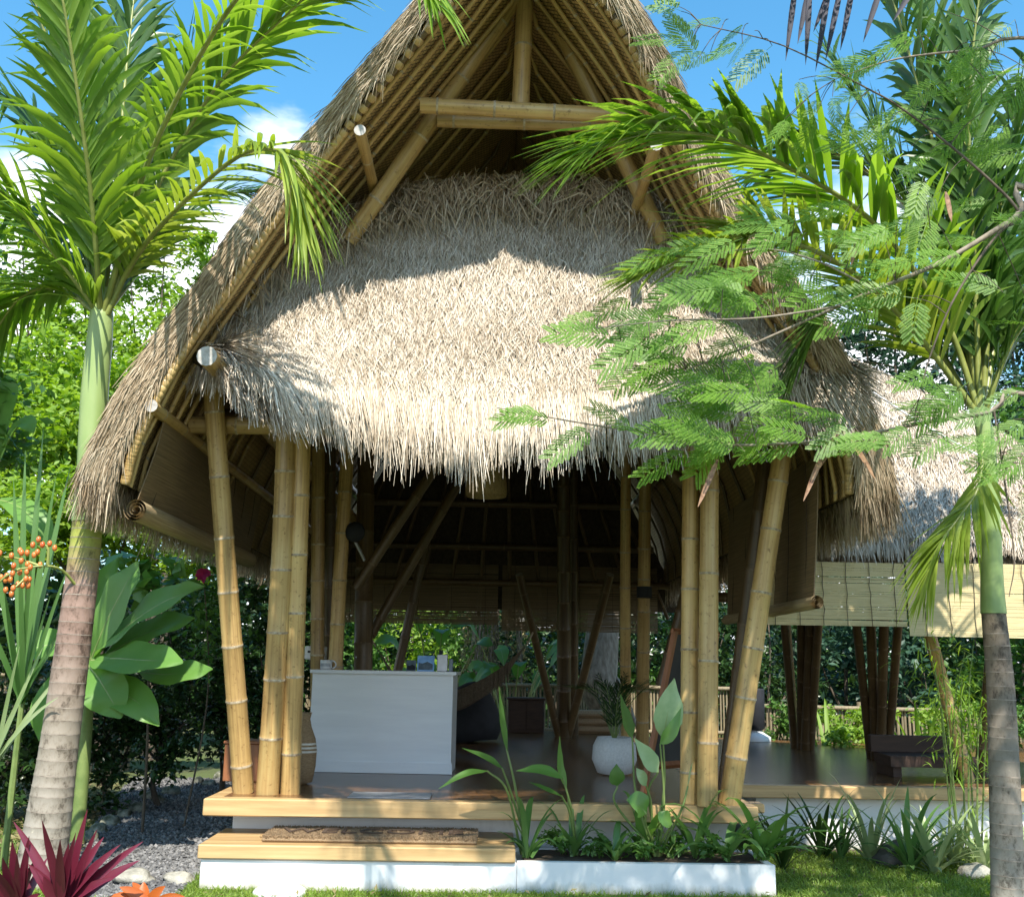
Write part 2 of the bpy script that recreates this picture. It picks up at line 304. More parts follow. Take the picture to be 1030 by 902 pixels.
def m_planks(name, c1, c2, rough, width, seam=(.02, .014, .01), bw=2.4):
    m, t, p, o = newmat(name); n = noise(t, 3, 6, .6, 'Object', (.5, 9, 9)); r = ramp(t, [(.3, c1), (.7, c2)]); t.links.new(n.outputs['Fac'], r.inputs[0])
    c = t.nodes.new('ShaderNodeTexCoord'); b = t.nodes.new('ShaderNodeTexBrick'); b.inputs['Scale'].default_value = 1; b.inputs['Brick Width'].default_value = bw; b.inputs['Row Height'].default_value = width; b.inputs['Mortar Size'].default_value = .004 if bw > 10 else .009
    b.inputs['Color1'].default_value = (1, 1, 1, 1); b.inputs['Color2'].default_value = (.72, .7, .68, 1); b.inputs['Mortar'].default_value = (*seam, 1); mpp = t.nodes.new('ShaderNodeMapping'); mpp.inputs['Location'].default_value = (17.3, .085, 0) if bw > 10 else (.37, .085, 0); t.links.new(c.outputs['Object'], mpp.inputs[0]); t.links.new(mpp.outputs[0], b.inputs['Vector'])
    mm = t.nodes.new('ShaderNodeMixRGB'); mm.blend_type = 'MULTIPLY'; mm.inputs[0].default_value = 1; t.links.new(r.outputs[0], mm.inputs[1]); t.links.new(b.outputs['Color'], mm.inputs[2]); t.links.new(mm.outputs[0], p.inputs['Base Color'])
    p.inputs['Roughness'].default_value = rough; bump(t, p, b.outputs['Fac'], .3, -.004); return m
M_DECK = m_planks('deck_boards', (.14, .068, .028), (.27, .145, .062), .24, .11); M_DECK.node_tree.nodes['Principled BSDF'].inputs['Specular IOR Level'].default_value = .3
M_TIMBER = m_planks('golden_timber', (.43, .27, .115), (.62, .43, .21), .42, .13, (.12, .07, .03), 40)
M_WHITE = m_plain('white_plaster', (.7, .71, .71), (.84, .84, .83), 3, .7, .05)
def m_plinth():
    m, t, p, o = newmat('weathered_white_plaster'); n = noise(t, 2.2, 7, .65, 'Object', (1, 1, .5)); r = ramp(t, [(.3, (.82, .82, .81)), (.62, (.76, .76, .75)), (.8, (.5, .48, .44))])
    t.links.new(n.outputs['Fac'], r.inputs[0]); t.links.new(r.outputs[0], p.inputs['Base Color']); g_ = t.nodes.new('ShaderNodeNewGeometry'); sz_ = t.nodes.new('ShaderNodeSeparateXYZ'); t.links.new(g_.outputs['Position'], sz_.inputs[0]); n3 = noise(t, 7, 6, .7, sc=(1, 1, .35)); m1 = t.nodes.new('ShaderNodeMath'); m1.operation = 'MULTIPLY_ADD'; m1.inputs[1].default_value = .16; t.links.new(n3.outputs['Fac'], m1.inputs[0]); m2 = t.nodes.new('ShaderNodeMath'); m2.operation = 'MULTIPLY'; m2.inputs[1].default_value = -1; t.links.new(sz_.outputs['Z'], m2.inputs[0]); t.links.new(m2.outputs[0], m1.inputs[2])
    mr_ = t.nodes.new('ShaderNodeMapRange'); mr_.inputs['From Min'].default_value = .01; mr_.inputs['From Max'].default_value = .09; t.links.new(m1.outputs[0], mr_.inputs['Value']); dm_ = t.nodes.new('ShaderNodeMixRGB'); dm_.inputs[2].default_value = (.3, .29, .2, 1); t.links.new(mr_.outputs[0], dm_.inputs[0]); t.links.new(r.outputs[0], dm_.inputs[1]); t.links.new(dm_.outputs[0], p.inputs['Base Color'])
    p.inputs['Roughness'].default_value = .75; n2 = noise(t, 40, 4); bump(t, p, n2.outputs['Fac'], .15, .004); return m
M_PLINTH = m_plinth()
M_COUNTER = m_plain('painted_panel', (.6, .62, .65), (.68, .7, .72), 1.5, .45, .03, (1, 1, 8))
M_DARK = m_plain('dark_fabric', (.008, .009, .012), (.02, .022, .03), 6, .8)
M_DWOOD = m_plain('dark_wood', (.03, .016, .01), (.06, .032, .02), 5, .7, .1, (1, 1, 5))
M_RWOOD = m_plain('reddish_wood', (.2, .075, .03), (.33, .13, .055), 5, .4, .1, (4, 4, 1))
M_ROPE = m_plain('rope', (.3, .25, .17), (.45, .39, .28), 60, .8)
M_SOIL = m_plain('soil', (.035, .025, .016), (.09, .065, .04), 9, .95, .6, dist=.04)
def m_ground():
    m, t, p, o = newmat('lawn_soil'); n = noise(t, .8, 8, .65); n2 = noise(t, 14, 5, .7); r = ramp(t, [(.35, (.05, .04, .022)), (.52, (.07, .085, .02)), (.7, (.09, .13, .03))])
    a = t.nodes.new('ShaderNodeMath'); a.operation = 'MULTIPLY_ADD'; a.inputs[1].default_value = .35; t.links.new(n2.outputs['Fac'], a.inputs[0])
    s_ = t.nodes.new('ShaderNodeMath'); s_.operation = 'MULTIPLY'; s_.inputs[1].default_value = .7; t.links.new(n.outputs['Fac'], s_.inputs[0]); t.links.new(s_.outputs[0], a.inputs[2])
    t.links.new(a.outputs[0], r.inputs[0]); t.links.new(r.outputs[0], p.inputs['Base Color']); p.inputs['Roughness'].default_value = .95; bump(t, p, n2.outputs['Fac'], .5, .03); return m
M_GROUND = m_ground()
M_GRAVEL = m_plain('grey_gravel', (.05, .05, .052), (.2, .195, .19), 55, .9, .9, dist=.03, lo=.35, hi=.65)
M_PEBBLE = m_island('gravel_stones', [(.1, (.045, .045, .048)), (.6, (.15, .148, .145)), (1, (.32, .31, .3))], .8)
M_ROCK = m_plain('pale_rock', (.16, .15, .12), (.46, .44, .37), 7, .85, .7, dist=.05)
M_MOSS = m_plain('mossy_stone', (.05, .06, .03), (.36, .35, .28), 9, .9, .7, dist=.05, lo=.38, hi=.68); M_DROCK = m_plain('dark_rock', (.05, .045, .04), (.17, .16, .14), 7, .85, .7, dist=.05)
G = lambda *st, **k: st
def leafmat(name, lo, mid, hi, trans=.3, rough=.4): return m_island(name, [(.05, lo), (.5, mid), (.95, hi)], rough, trans)
M_PALM = leafmat('palm_leaf', (.085, .175, .022), (.16, .28, .036), (.27, .39, .07), .45, .38)
M_PALMD = leafmat('palm_leaf_deep', (.03, .08, .016), (.06, .135, .024), (.11, .2, .036), .35, .38)
M_PALMY = leafmat('palm_leaf_yellow', (.13, .2, .025), (.21, .3, .04), (.36, .42, .1), .35, .38)
M_RACH = m_plain('palm_rachis', (.16, .2, .04), (.32, .34, .1), 8, .4, .05)
M_FEATH = leafmat('feathery_leaf', (.07, .155, .018), (.125, .26, .03), (.22, .36, .06), .42, .5)
M_BARK = m_plain('grey_brown_bark', (.14, .11, .08), (.34, .29, .23), 18, .9, .4, (1, 1, .3))
M_BARKD = m_plain('dark_bark', (.05, .038, .026), (.14, .11, .08), 14, .9, .4, (1, 1, .3))
M_POD = m_plain('dry_seed_pod', (.13, .05, .025), (.42, .26, .15), 40, .6, .3)
M_BANANA = leafmat('banana_leaf', (.08, .2, .035), (.13, .28, .055), (.2, .36, .09), .3, .45); M_BANRIB = m_plain('banana_rib', (.2, .26, .08), (.3, .36, .14), 6, .4)
M_STRAP = leafmat('strap_leaf', (.045, .115, .026), (.09, .2, .05), (.19, .31, .1), .28, .4)
M_VARIEG = leafmat('pale_edged_leaf', (.12, .21, .06), (.25, .34, .14), (.56, .58, .38), .25, .4)
M_BROADL = leafmat('broad_leaf', (.06, .15, .026), (.11, .235, .045), (.19, .33, .08), .28, .35)
M_PALELEAF = m_plain('pale_leaf_underside', (.22, .33, .14), (.34, .44, .22), 9, .5, .1)
M_RED = m_island('burgundy_leaf', [(.05, (.03, .006, .01)), (.5, (.1, .012, .025)), (.95, (.26, .03, .065))], .34, .1)
M_LIME = leafmat('lime_leaf', (.1, .19, .018), (.18, .31, .035), (.29, .42, .07), .4, .55)
M_MID = leafmat('mid_green_leaf', (.035, .095, .018), (.07, .165, .028), (.13, .25, .05), .32, .5)
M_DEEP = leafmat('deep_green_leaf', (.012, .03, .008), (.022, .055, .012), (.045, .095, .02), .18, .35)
M_DRYLEAF = leafmat('dry_vine_leaf', (.12, .1, .04), (.24, .2, .09), (.38, .34, .17), .25, .6)
M_GRASS = leafmat('grass_blade', (.08, .15, .02), (.16, .26, .035), (.28, .36, .07), .35, .5)
M_BLUEG = leafmat('bluish_leaf', (.02, .05, .03), (.035, .085, .05), (.06, .13, .07), .25, .5)
M_DRYPOD = m_plain('dark_dry_leaf', (.015, .015, .03), (.04, .038, .06), 8, .7)
M_STEM = m_plain('green_stem', (.1, .16, .04), (.2, .26, .08), 8, .5)
M_FENCE = m_plain('pale_bamboo_fence', (.13, .1, .055), (.32, .26, .16), 8, .7, .3, (9, 9, .5))
def m_blind(name, c1, c2, wd):
    m, t, p, o = newmat(name); n = noise(t, 1, 4, .6, 'UV', (2, 90, 1)); r = ramp(t, [(.3, c1), (.7, c2)]); t.links.new(n.outputs['Fac'], r.inputs[0]); t.links.new(r.outputs[0], p.inputs['Base Color'])
    p.inputs['Roughness'].default_value = .6; bump(t, p, n.outputs['Fac'], .6, .006)
    return m
M_BLIND = m_blind('bamboo_slat_blind', (.45, .36, .17), (.68, .57, .33), 1); M_BLINDD = m_blind('brown_slat_blind', (.12, .08, .04), (.27, .19, .1), 1)
M_ROLL = m_blind('rolled_slats', (.26, .19, .1), (.5, .39, .23), 1); M_STRING = m_plain('dark_string', (.03, .02, .015), (.07, .05, .03), 30, .9)
M_MAT = m_plain('coir_mat', (.2, .13, .07), (.36, .25, .14), 120, .95, .8, dist=.02); M_MATTXT = m_plain('mat_lettering', (.05, .03, .02), (.08, .05, .03), 60, .95)
M_BOARD = m_plain('blackboard', (.012, .014, .016), (.025, .028, .03), 4, .6)
M_GLASS = m_plain('white_ceramic', (.6, .61, .62), (.72, .72, .72), 4, .3, .05)
M_LAMP = m_plain('woven_lamp_rattan', (.24, .16, .08), (.4, .28, .15), 50, .7, .5)
M_CEM = m_plain('speckled_white_pot', (.5, .52, .52), (.66, .68, .68), 60, .6, .1)
M_BASKET = m_plain('woven_basket', (.2, .125, .06), (.36, .25, .14), 50, .8, .6, (1, 1, 3)); M_CREAM = m_plain('cream_thread', (.6, .57, .5), (.72, .7, .64), 40, .8)
M_BLUE = m_plain('blue_print', (.15, .32, .6), (.3, .5, .78), 12, .4, 0); M_PHOTO = m_plain('dark_print', (.05, .08, .1), (.16, .2, .24), 20, .4, 0)
M_METAL = m_plain('painted_metal', (.3, .31, .33), (.42, .43, .45), 10, .4, .05, metal=.6)
M_BERRY = m_island('palm_fruit', [(.2, (.42, .02, .012)), (.5, (.55, .07, .02)), (.9, (.6, .36, .08))], .3)
M_FLOWER = m_plain('magenta_petal', (.5, .015, .1), (.65, .04, .18), 9, .5, 0)
# ------------------------------------------------------------------ ground
mb = MB(); mb.add([(-400, -200, 0), (400, -200, 0), (400, 900, 0), (-400, 900, 0)], [(0, 1, 2, 3)]); tag(mb.build('ground', M_GROUND), kind='structure')
mb = MB(); path = [PZ(*q, .004) for q in ((95, 905), (300, 905), (258, 850), (222, 800), (262, 778), (150, 786), (125, 815), (108, 850))]
pl = np.array([(-2.75, 7.0), (-2.0, 7.0), (-2.06, 8.0), (-2.3, 9.0), (-2.25, 14.0), (-4.6, 14.0), (-3.9, 11.0), (-3.35, 9.2), (-3.1, 8.2)])
mb.add([(x, y, .006) for x, y in pl], [list(range(len(pl)))]); tag(mb.build('gravel_path', M_GRAVEL), kind='structure')
def inpoly(p, poly):
    c = np.zeros(len(p), bool); n = len(poly)
    for i in range(n):
        a, b = poly[i], poly[i-1]; k = (a[1] > p[:, 1]) != (b[1] > p[:, 1])
        c ^= k & (p[:, 0] < (b[0]-a[0])*(p[:, 1]-a[1])/(b[1]-a[1]+1e-12)+a[0])
    return c
q = np.stack([rng.uniform(-4.7, -1.9, 26000), 7+7*rng.uniform(0, 1, 26000)**1.6], 1); q = q[inpoly(q, pl)]
N = len(q); r_ = rng.uniform(.008, .022, N)[:, None]; c = np.concatenate([q, np.full((N, 1), .012)], 1); oct_ = A((1, 0, 0), (0, 1, 0), (-1, 0, 0), (0, -1, 0), (0, 0, .8), (0, 0, -.8))
v = c[:, None]+(oct_[None]+rng.normal(0, .25, (N, 6, 3)))*r_[:, None]; k = np.arange(N)[:, None]*6
mb = MB(); mb.add(v.reshape(-1, 3), np.concatenate([k+list(t) for t in ((0, 1, 4), (1, 2, 4), (2, 3, 4), (3, 0, 4), (1, 0, 5), (2, 1, 5), (3, 2, 5), (0, 3, 5))])); tag(mb.build('gravel', M_PEBBLE), kind='stuff')
def grass(N, x0, x1, y0, y1, h, keep):
    q = np.stack([rng.uniform(x0, x1, N), rng.uniform(y0, y1, N)], 1); q = q[keep(q)]; N = len(q)
    p = np.concatenate([q, np.zeros((N, 1))], 1); d = unit(np.concatenate([rng.normal(0, .45, (N, 2)), np.ones((N, 1))], 1)); hh = h*rng.uniform(.5, 1.3, N)[:, None]
    s = unit(np.cross(d, rng.normal(0, 1, (N, 3))))*.004; e = np.concatenate([rng.normal(0, .4, (N, 2)), np.zeros((N, 1))], 1)*hh
    v = np.stack([p-s, p+s, p+d*hh*.6+s*.7, p+d*hh*.6-s*.7, p+d*hh+e], 1).reshape(-1, 3); k = np.arange(N)[:, None]*5
    mb = MB(); mb.add(v, k+[0, 1, 2, 3]); mb.add(v, k+[3, 2, 4]); return mb
def lawn(q):
    k = ~inpoly(q, pl) & ~((q[:, 0] > -1.95) & (q[:, 0] < 2.0) & (q[:, 1] > 7.36)) & ~((q[:, 0] > 1.9) & (q[:, 1] > 9.1))
    return k & (rng.uniform(0, 1, len(q)) < np.where((q[:, 0] < -2.6) & (q[:, 1] > 8), .15, 1))
tag(grass(150000, -5, 5.5, 6.4, 10.2, .045, lawn).build('lawn_grass', M_GRASS), kind='stuff')

# ------------------------------------------------------------------ main pavilion
ZD = .53
pav = thing('pavilion', 'tall open bamboo pavilion with steep shaggy thatched roof and raised timber deck', 'pavilion', (0, 7.8, 0))
mb = MB(); box(mb, -2.02, 1.95, 7.8, 16.4, ZD-.004, ZD); part(mb, 'deck', M_DECK, pav)
mb = MB(); box(mb, -2.04, 1.97, 7.77, 7.9, ZD-.115, ZD+.004, 0, .008); box(mb, -2.04, -1.93, 7.9, 16.4, ZD-.115, ZD+.003, 0, .008); box(mb, 1.86, 1.97, 7.9, 16.4, ZD-.115, ZD+.003, 0, .008); part(mb, 'deck_edge', M_TIMBER, pav)
mb = MB(); box(mb, -1.9, 1.84, 8.12, 16.3, -.05, ZD-.118); part(mb, 'plinth', M_PLINTH, pav)
LP = [(533, -140, 6.0), (420, 0, 6.35), (330, 112, 6.78), (290, 160, 6.87), (250, 212, 6.92), (205, 278, 6.93), (163, 332, 6.94), (125, 388, 6.92), (97, 440, 6.97), (84, 472, 7.0)]
RP = [(533, -140, 6.0), (638, 0, 6.35), (688, 95, 6.66), (736, 185, 6.82), (784, 262, 6.95), (833, 335, 7.05), (870, 400, 7.1), (890, 455, 7.15), (896, 490, 7.2)]
YB = 16.2
mb = MB(); th_outer = {}; th_inner = {}; inner_prof = {}
wv = MB()
for sd, pts in ((-1, LP), (1, RP)):
    pr = catmull([P(*p) for p in pts], 32); K = len(pr)
    tg = unit(np.gradient(pr[:, [0, 2]], axis=0)); n = np.stack([-tg[:, 1], tg[:, 0]], 1) if sd < 0 else np.stack([tg[:, 1], -tg[:, 0]], 1)
    th = np.interp(np.linspace(0, 1, K), [0, .6, 1], [.12, .13, .24])[:, None]; inn = pr.copy(); inn[:, [0, 2]] += n*th
    inn[:, 0] = np.minimum(inn[:, 0], pr[0, 0]-.01) if sd < 0 else np.maximum(inn[:, 0], pr[0, 0]+.01)
    ys = np.linspace(0, 1, 9)
    Go = np.stack([np.stack([pr[:, 0], pr[:, 1]+(YB-pr[:, 1])*y, pr[:, 2]], 1) for y in ys]); Gi = np.stack([np.stack([inn[:, 0], inn[:, 1]+.03+(YB-inn[:, 1])*y, inn[:, 2]], 1) for y in ys])
    th_outer[sd] = Go; th_inner[sd] = Gi; inner_prof[sd] = inn
    grid(mb, Go); grid(mb, np.stack([Go[0], Gi[0]])); grid(mb, np.stack([Go[-1], Gi[-1]])); grid(mb, np.stack([Go[:, -1], Gi[:, -1]])); grid(mb, Gi)
    Gm = Gi.copy(); cn = np.zeros_like(inn); cn[:, [0, 2]] = n*.012; Gm = Gm+cn[None]+A(0, .02, 0); grid(wv, Gm)
    so_ = -1 if sd < 0 else 1
    # straw: rake face, outer surface near the rake, the rest of the slope, eave fringe
    R = np.stack([Go[0], Go[0]*.5+Gi[0]*.5, Gi[0]])
    straw_on(mb, R, 20000, 0, .94, .1, .26, .006, .10, .015, (.002, .03), sign=-so_, mat=1)
    straw_on(mb, R, 900, 0, .9, .1, .2, .006, .3, .05, (.01, .06), u0=.7, sign=-so_, mat=1)
    straw_on(mb, Go, 13000, 0, .95, .14, .3, .007, .12, .015, (.003, .025), u1=.07, sign=so_, mat=1)
    straw_on(mb, Go, 9000, 0, .96, .3, .5, .013, .12, .02, (.01, .04), u0=.07, sign=so_, mat=1)
    E_ = np.stack([Go[:, -1], Gi[:, -1]], 1); N = 8000; u = rng.uniform(0, 1, N)**1.8; v_ = rng.uniform(0, 1, N); p = bil(E_, u, v_)
    d = unit(np.stack([rng.normal(.10*sd, .14, N), rng.normal(-.03, .14, N), -np.ones(N)], 1)); straw(mb, p+A(0, 0, .06), d, np.tile(A(sd, -.4, 0), (N, 1)), rng.uniform(.14, .42, N), .008, .02, .02, 1)
ap = inner_prof
# back hip that closes the far end
zt = P(533, -140, 6.0)[2]
Gb = np.stack([np.stack([A(x*(1-v*.93)+.1*v, 15.9-2.6*v, 2.35+(zt-.35-2.35)*v) for v in np.linspace(0, 1, 5)]) for x in np.linspace(-2.9, 3.0, 9)]); grid(mb, Gb)
part(mb, 'roof_thatch', [M_THBODY, M_RAKE], pav)
part(wv, 'woven_ceiling', M_WEAVE, pav)
# skirt roof under the gable
SK = [((214, 322, 7.6), (207, 352, 7.45), (222, 347, 7.3)), ((268, 264, 7.75), (243, 340, 7.4), (275, 381, 7.1)), ((335, 222, 7.85), (315, 320, 7.4), (335, 387, 6.95)), ((395, 190, 7.95), (388, 300, 7.42), (395, 398, 6.88)), ((455, 180, 8.0), (452, 295, 7.43), (455, 409, 6.85)), ((520, 176, 8.0), (520, 292, 7.43), (520, 405, 6.83)),
      ((590, 180, 8.0), (590, 295, 7.43), (600, 399, 6.85)), ((650, 192, 7.93), (655, 300, 7.4), (680, 391, 6.88)), ((715, 225, 7.83), (725, 315, 7.4), (755, 383, 6.95)), ((775, 270, 7.72), (790, 345, 7.4), (815, 382, 7.1)), ((820, 325, 7.6), (840, 370, 7.45), (852, 372, 7.3))]
Gk = np.stack([catmull([P(*q) for q in r], 12) for r in SK]); Gk = np.stack([catmull(Gk[:, j], 34) for j in range(12)], 1)
nk = unit(np.cross(np.gradient(Gk, axis=1), np.gradient(Gk, axis=0))); Gu = Gk-nk*.2; Gk0 = Gk-nk*.03
mb = MB(); grid(mb, Gk0); grid(mb, Gu); grid(mb, np.stack([Gk0[:, -1], Gu[:, -1]])); grid(mb, np.stack([Gk0[:, 0], Gu[:, 0]])); grid(mb, np.stack([Gk0[0], Gu[0]])); grid(mb, np.stack([Gk0[-1], Gu[-1]]))
straw_on(mb, Gk, 110000, 0, .95, .07, .2, .0048, .34, .01, (.002, .032), mat=1)
straw_on(mb, Gk, 6500, -.02, .13, .2, .48, .009, .6, .05, (.03, .16), mat=2)
straw_on(mb, Gk, 20000, .84, .99, .14, .34, .0052, .13, .12, (0, .035), mat=1)
straw_on(mb, Gk, 2200, .94, 1.0, .24, .52, .0056, .12, .2, (0, .03), mat=1)
straw_on(mb, Gu, 6000, .9, .99, .15, .34, .007, .18, .14, (0, .02), mat=1)
for e in (slice(0, 5), slice(-5, None)): straw_on(mb, Gk[e], 5000, 0, 1, .2, .45, .009, .25, .1, (.0, .06), mat=1)
part(mb, 'skirt_thatch', [M_THBODY, M_THATCH, M_RAKE], pav)
# soffit rafters, following the rake inside the overhang
for sd in (-1, 1):
    inn = inner_prof[sd]; tg = unit(np.gradient(inn[:, [0, 2]], axis=0)); n = np.stack([-tg[:, 1], tg[:, 0]], 1) if sd < 0 else np.stack([tg[:, 1], -tg[:, 0]], 1)
    pr = inn.copy(); pr[:, [0, 2]] += n*.045; pr[:, 0] = np.minimum(pr[:, 0], .1) if sd < 0 else np.maximum(pr[:, 0], .2)
    y = .17
    while y < 8.6:
        mb = MB(); q = pr+A(0, y, 0); q = q[q[:, 1] < 15.8]
        if len(q) > 4:
            bamboo(mb, q[0], q[-1], .018, .018, .5, 8); vv = mb.v[0]; s = np.linspace(0, 1, len(q))
            ln = np.linalg.norm(q[-1]-q[0]); tt = np.clip(np.einsum('ij,j->i', vv-q[0], q[-1]-q[0])/ln**2, 0, 1)
            off = np.stack([np.interp(tt, np.concatenate([[0], np.cumsum(np.linalg.norm(np.diff(q, axis=0), axis=1))])/np.sum(np.linalg.norm(np.diff(q, axis=0), axis=1)), q[:, i]) for i in range(3)], 1)-(q[0]+tt[:, None]*(q[-1]-q[0]))
            mb.v[0] = vv+off
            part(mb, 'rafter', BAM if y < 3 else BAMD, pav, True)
        y += .19 if y < .8 else (.3 if y < 2.2 else .6)
    # rope-bound edge batten just inside the rake
    for k_, dy in enumerate((.06,)):
        mb = MB(); tube(mb, pr+A(0, dy, 0), .028, 8)
        for i in range(len(pr)-1):
            for f_ in (.0, .33, .66):
                c = pr[i]*(1-f_)+pr[i+1]*f_+A(0, dy, 0); t_ = unit(pr[i+1]-pr[i]); tube(mb, [c-t_*.028, c-t_*.014, c+t_*.014, c+t_*.028], [.03, .037, .037, .03], 8, 1, False)
        part(mb, 'bound_batten', [BAMD[0], BAM[0]], pav, True)
def pole(name, a, b, r, gap=.45, sides=12, bow=0, mats=BAM, r1=None):
    mb = MB(); bamboo(mb, a, b, r, r1 or r, gap, sides, bow); return part(mb, name, mats, pav, True)
def purlin(px, py, Y, r, mats=BAM):
    a = P(px, py, Y); pole('purlin', a, A(a[0], 15.6, a[2]-.03), r, .5, 12, 0, mats); return a
pa = purlin(362, 131, 6.72, .043); purlin(660, 146, 6.62, .043)
pb = purlin(208, 358, 6.9, .072); pc = purlin(152, 408, 6.92, .045)
purlin(842, 350, 7.4, .06); purlin(858, 425, 7.3, .047)
for x in (-2.0, 2.1): pole('purlin', A(x, 9.2, 3.9), A(x, 15.6, 3.9), .05, mats=BAMD)
# gable frame: king post, rafters, doubled tie beam
yg = 7.3
pole('gable_rafter', P(350, 243, 7.62), P(533, -22, 7.12), .069, .55); pole('gable_rafter', P(668, 243, 7.62), P(529, -40, 7.18), .067, .55)
pole('king_post', P(523.5, 108, yg-.13), P(530.5, -60, yg-.16), .068, .6)
pole('tie_beam', P(423, 106, yg-.22), P(668, 119, yg-.22), .06, .5); pole('tie_beam', P(440, 121, yg+.04), P(660, 128, yg+.04), .055, .5)
yg = 11.2
for a, b, n_ in (((455, 235), (545, 95), 'gable_rafter'), ((620, 240), (540, 95), 'gable_rafter'), ((514, 260), (516, 130), 'king_post'), ((440, 238), (640, 245), 'tie_beam')): pole(n_, P(*a, yg), P(*b, yg), .07, mats=BAMD)
def post(top, Y, bot, r, ext=.25, mats=BAM, bow=0.0, gap=.42, yb=None, name='post'):
    b = PZ(bot[0], bot[1], ZD) if yb is None else P(bot[0], bot[1], yb); b[2] = ZD+.004 if yb is None else b[2]; t_ = P(top[0], top[1], Y); u = unit(t_-b)
    return pole(name, b, t_+u*ext, r, gap, 14, bow, mats, r*.92)
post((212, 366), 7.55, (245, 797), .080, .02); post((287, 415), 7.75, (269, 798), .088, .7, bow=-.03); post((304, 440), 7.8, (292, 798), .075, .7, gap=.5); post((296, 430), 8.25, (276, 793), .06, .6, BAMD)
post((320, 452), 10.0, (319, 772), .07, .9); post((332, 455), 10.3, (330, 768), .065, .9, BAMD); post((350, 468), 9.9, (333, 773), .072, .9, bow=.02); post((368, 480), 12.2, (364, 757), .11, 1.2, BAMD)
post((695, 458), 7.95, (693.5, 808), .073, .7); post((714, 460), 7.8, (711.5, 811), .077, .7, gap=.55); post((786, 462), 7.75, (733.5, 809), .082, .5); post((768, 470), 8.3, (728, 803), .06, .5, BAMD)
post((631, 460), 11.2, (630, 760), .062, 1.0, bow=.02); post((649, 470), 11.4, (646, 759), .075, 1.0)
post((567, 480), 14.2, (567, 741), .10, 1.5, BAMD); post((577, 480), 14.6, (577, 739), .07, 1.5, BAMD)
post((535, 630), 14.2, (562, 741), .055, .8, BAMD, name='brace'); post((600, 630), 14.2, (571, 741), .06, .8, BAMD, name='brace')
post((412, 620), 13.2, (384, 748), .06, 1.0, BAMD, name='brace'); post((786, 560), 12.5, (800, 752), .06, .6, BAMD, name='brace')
for a, b, Y, r in (((438, 470), (357, 592), 10.4, .055), ((470, 470), (372, 640), 12.2, .06), ((655, 455), (712, 510), 9.0, .05), ((665, 690), (700, 560), 10.5, .06)):
    pole('brace', P(*b, Y), P(*a, Y), r, mats=BAMD)
# beams along the eaves, inner cross beams, far purlins and far rafters
pole('eave_beam', A(-2.35, 7.75, 3.28), A(2.35, 7.75, 3.32), .07); pole('eave_beam', A(-2.3, 8.0, 3.42), A(2.3, 8.0, 3.42), .06, mats=BAMD)
pole('cross_beam', P(205, 445, 8.4), P(292, 388, 8.3), .055); pole('cross_beam', P(236, 396, 7.9), P(300, 470, 10.2), .06)
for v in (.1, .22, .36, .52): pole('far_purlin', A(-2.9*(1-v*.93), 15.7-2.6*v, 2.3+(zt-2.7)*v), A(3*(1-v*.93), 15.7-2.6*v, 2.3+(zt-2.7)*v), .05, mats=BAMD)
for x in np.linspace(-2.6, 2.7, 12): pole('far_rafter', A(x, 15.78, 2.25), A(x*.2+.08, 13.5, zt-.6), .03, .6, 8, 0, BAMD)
mb = MB(); tube(mb, [P(648, 590, 11.3), P(648, 601, 11.3)], [.084, .084], 14); part(mb, 'dark_band', M_DARK, pav, True)
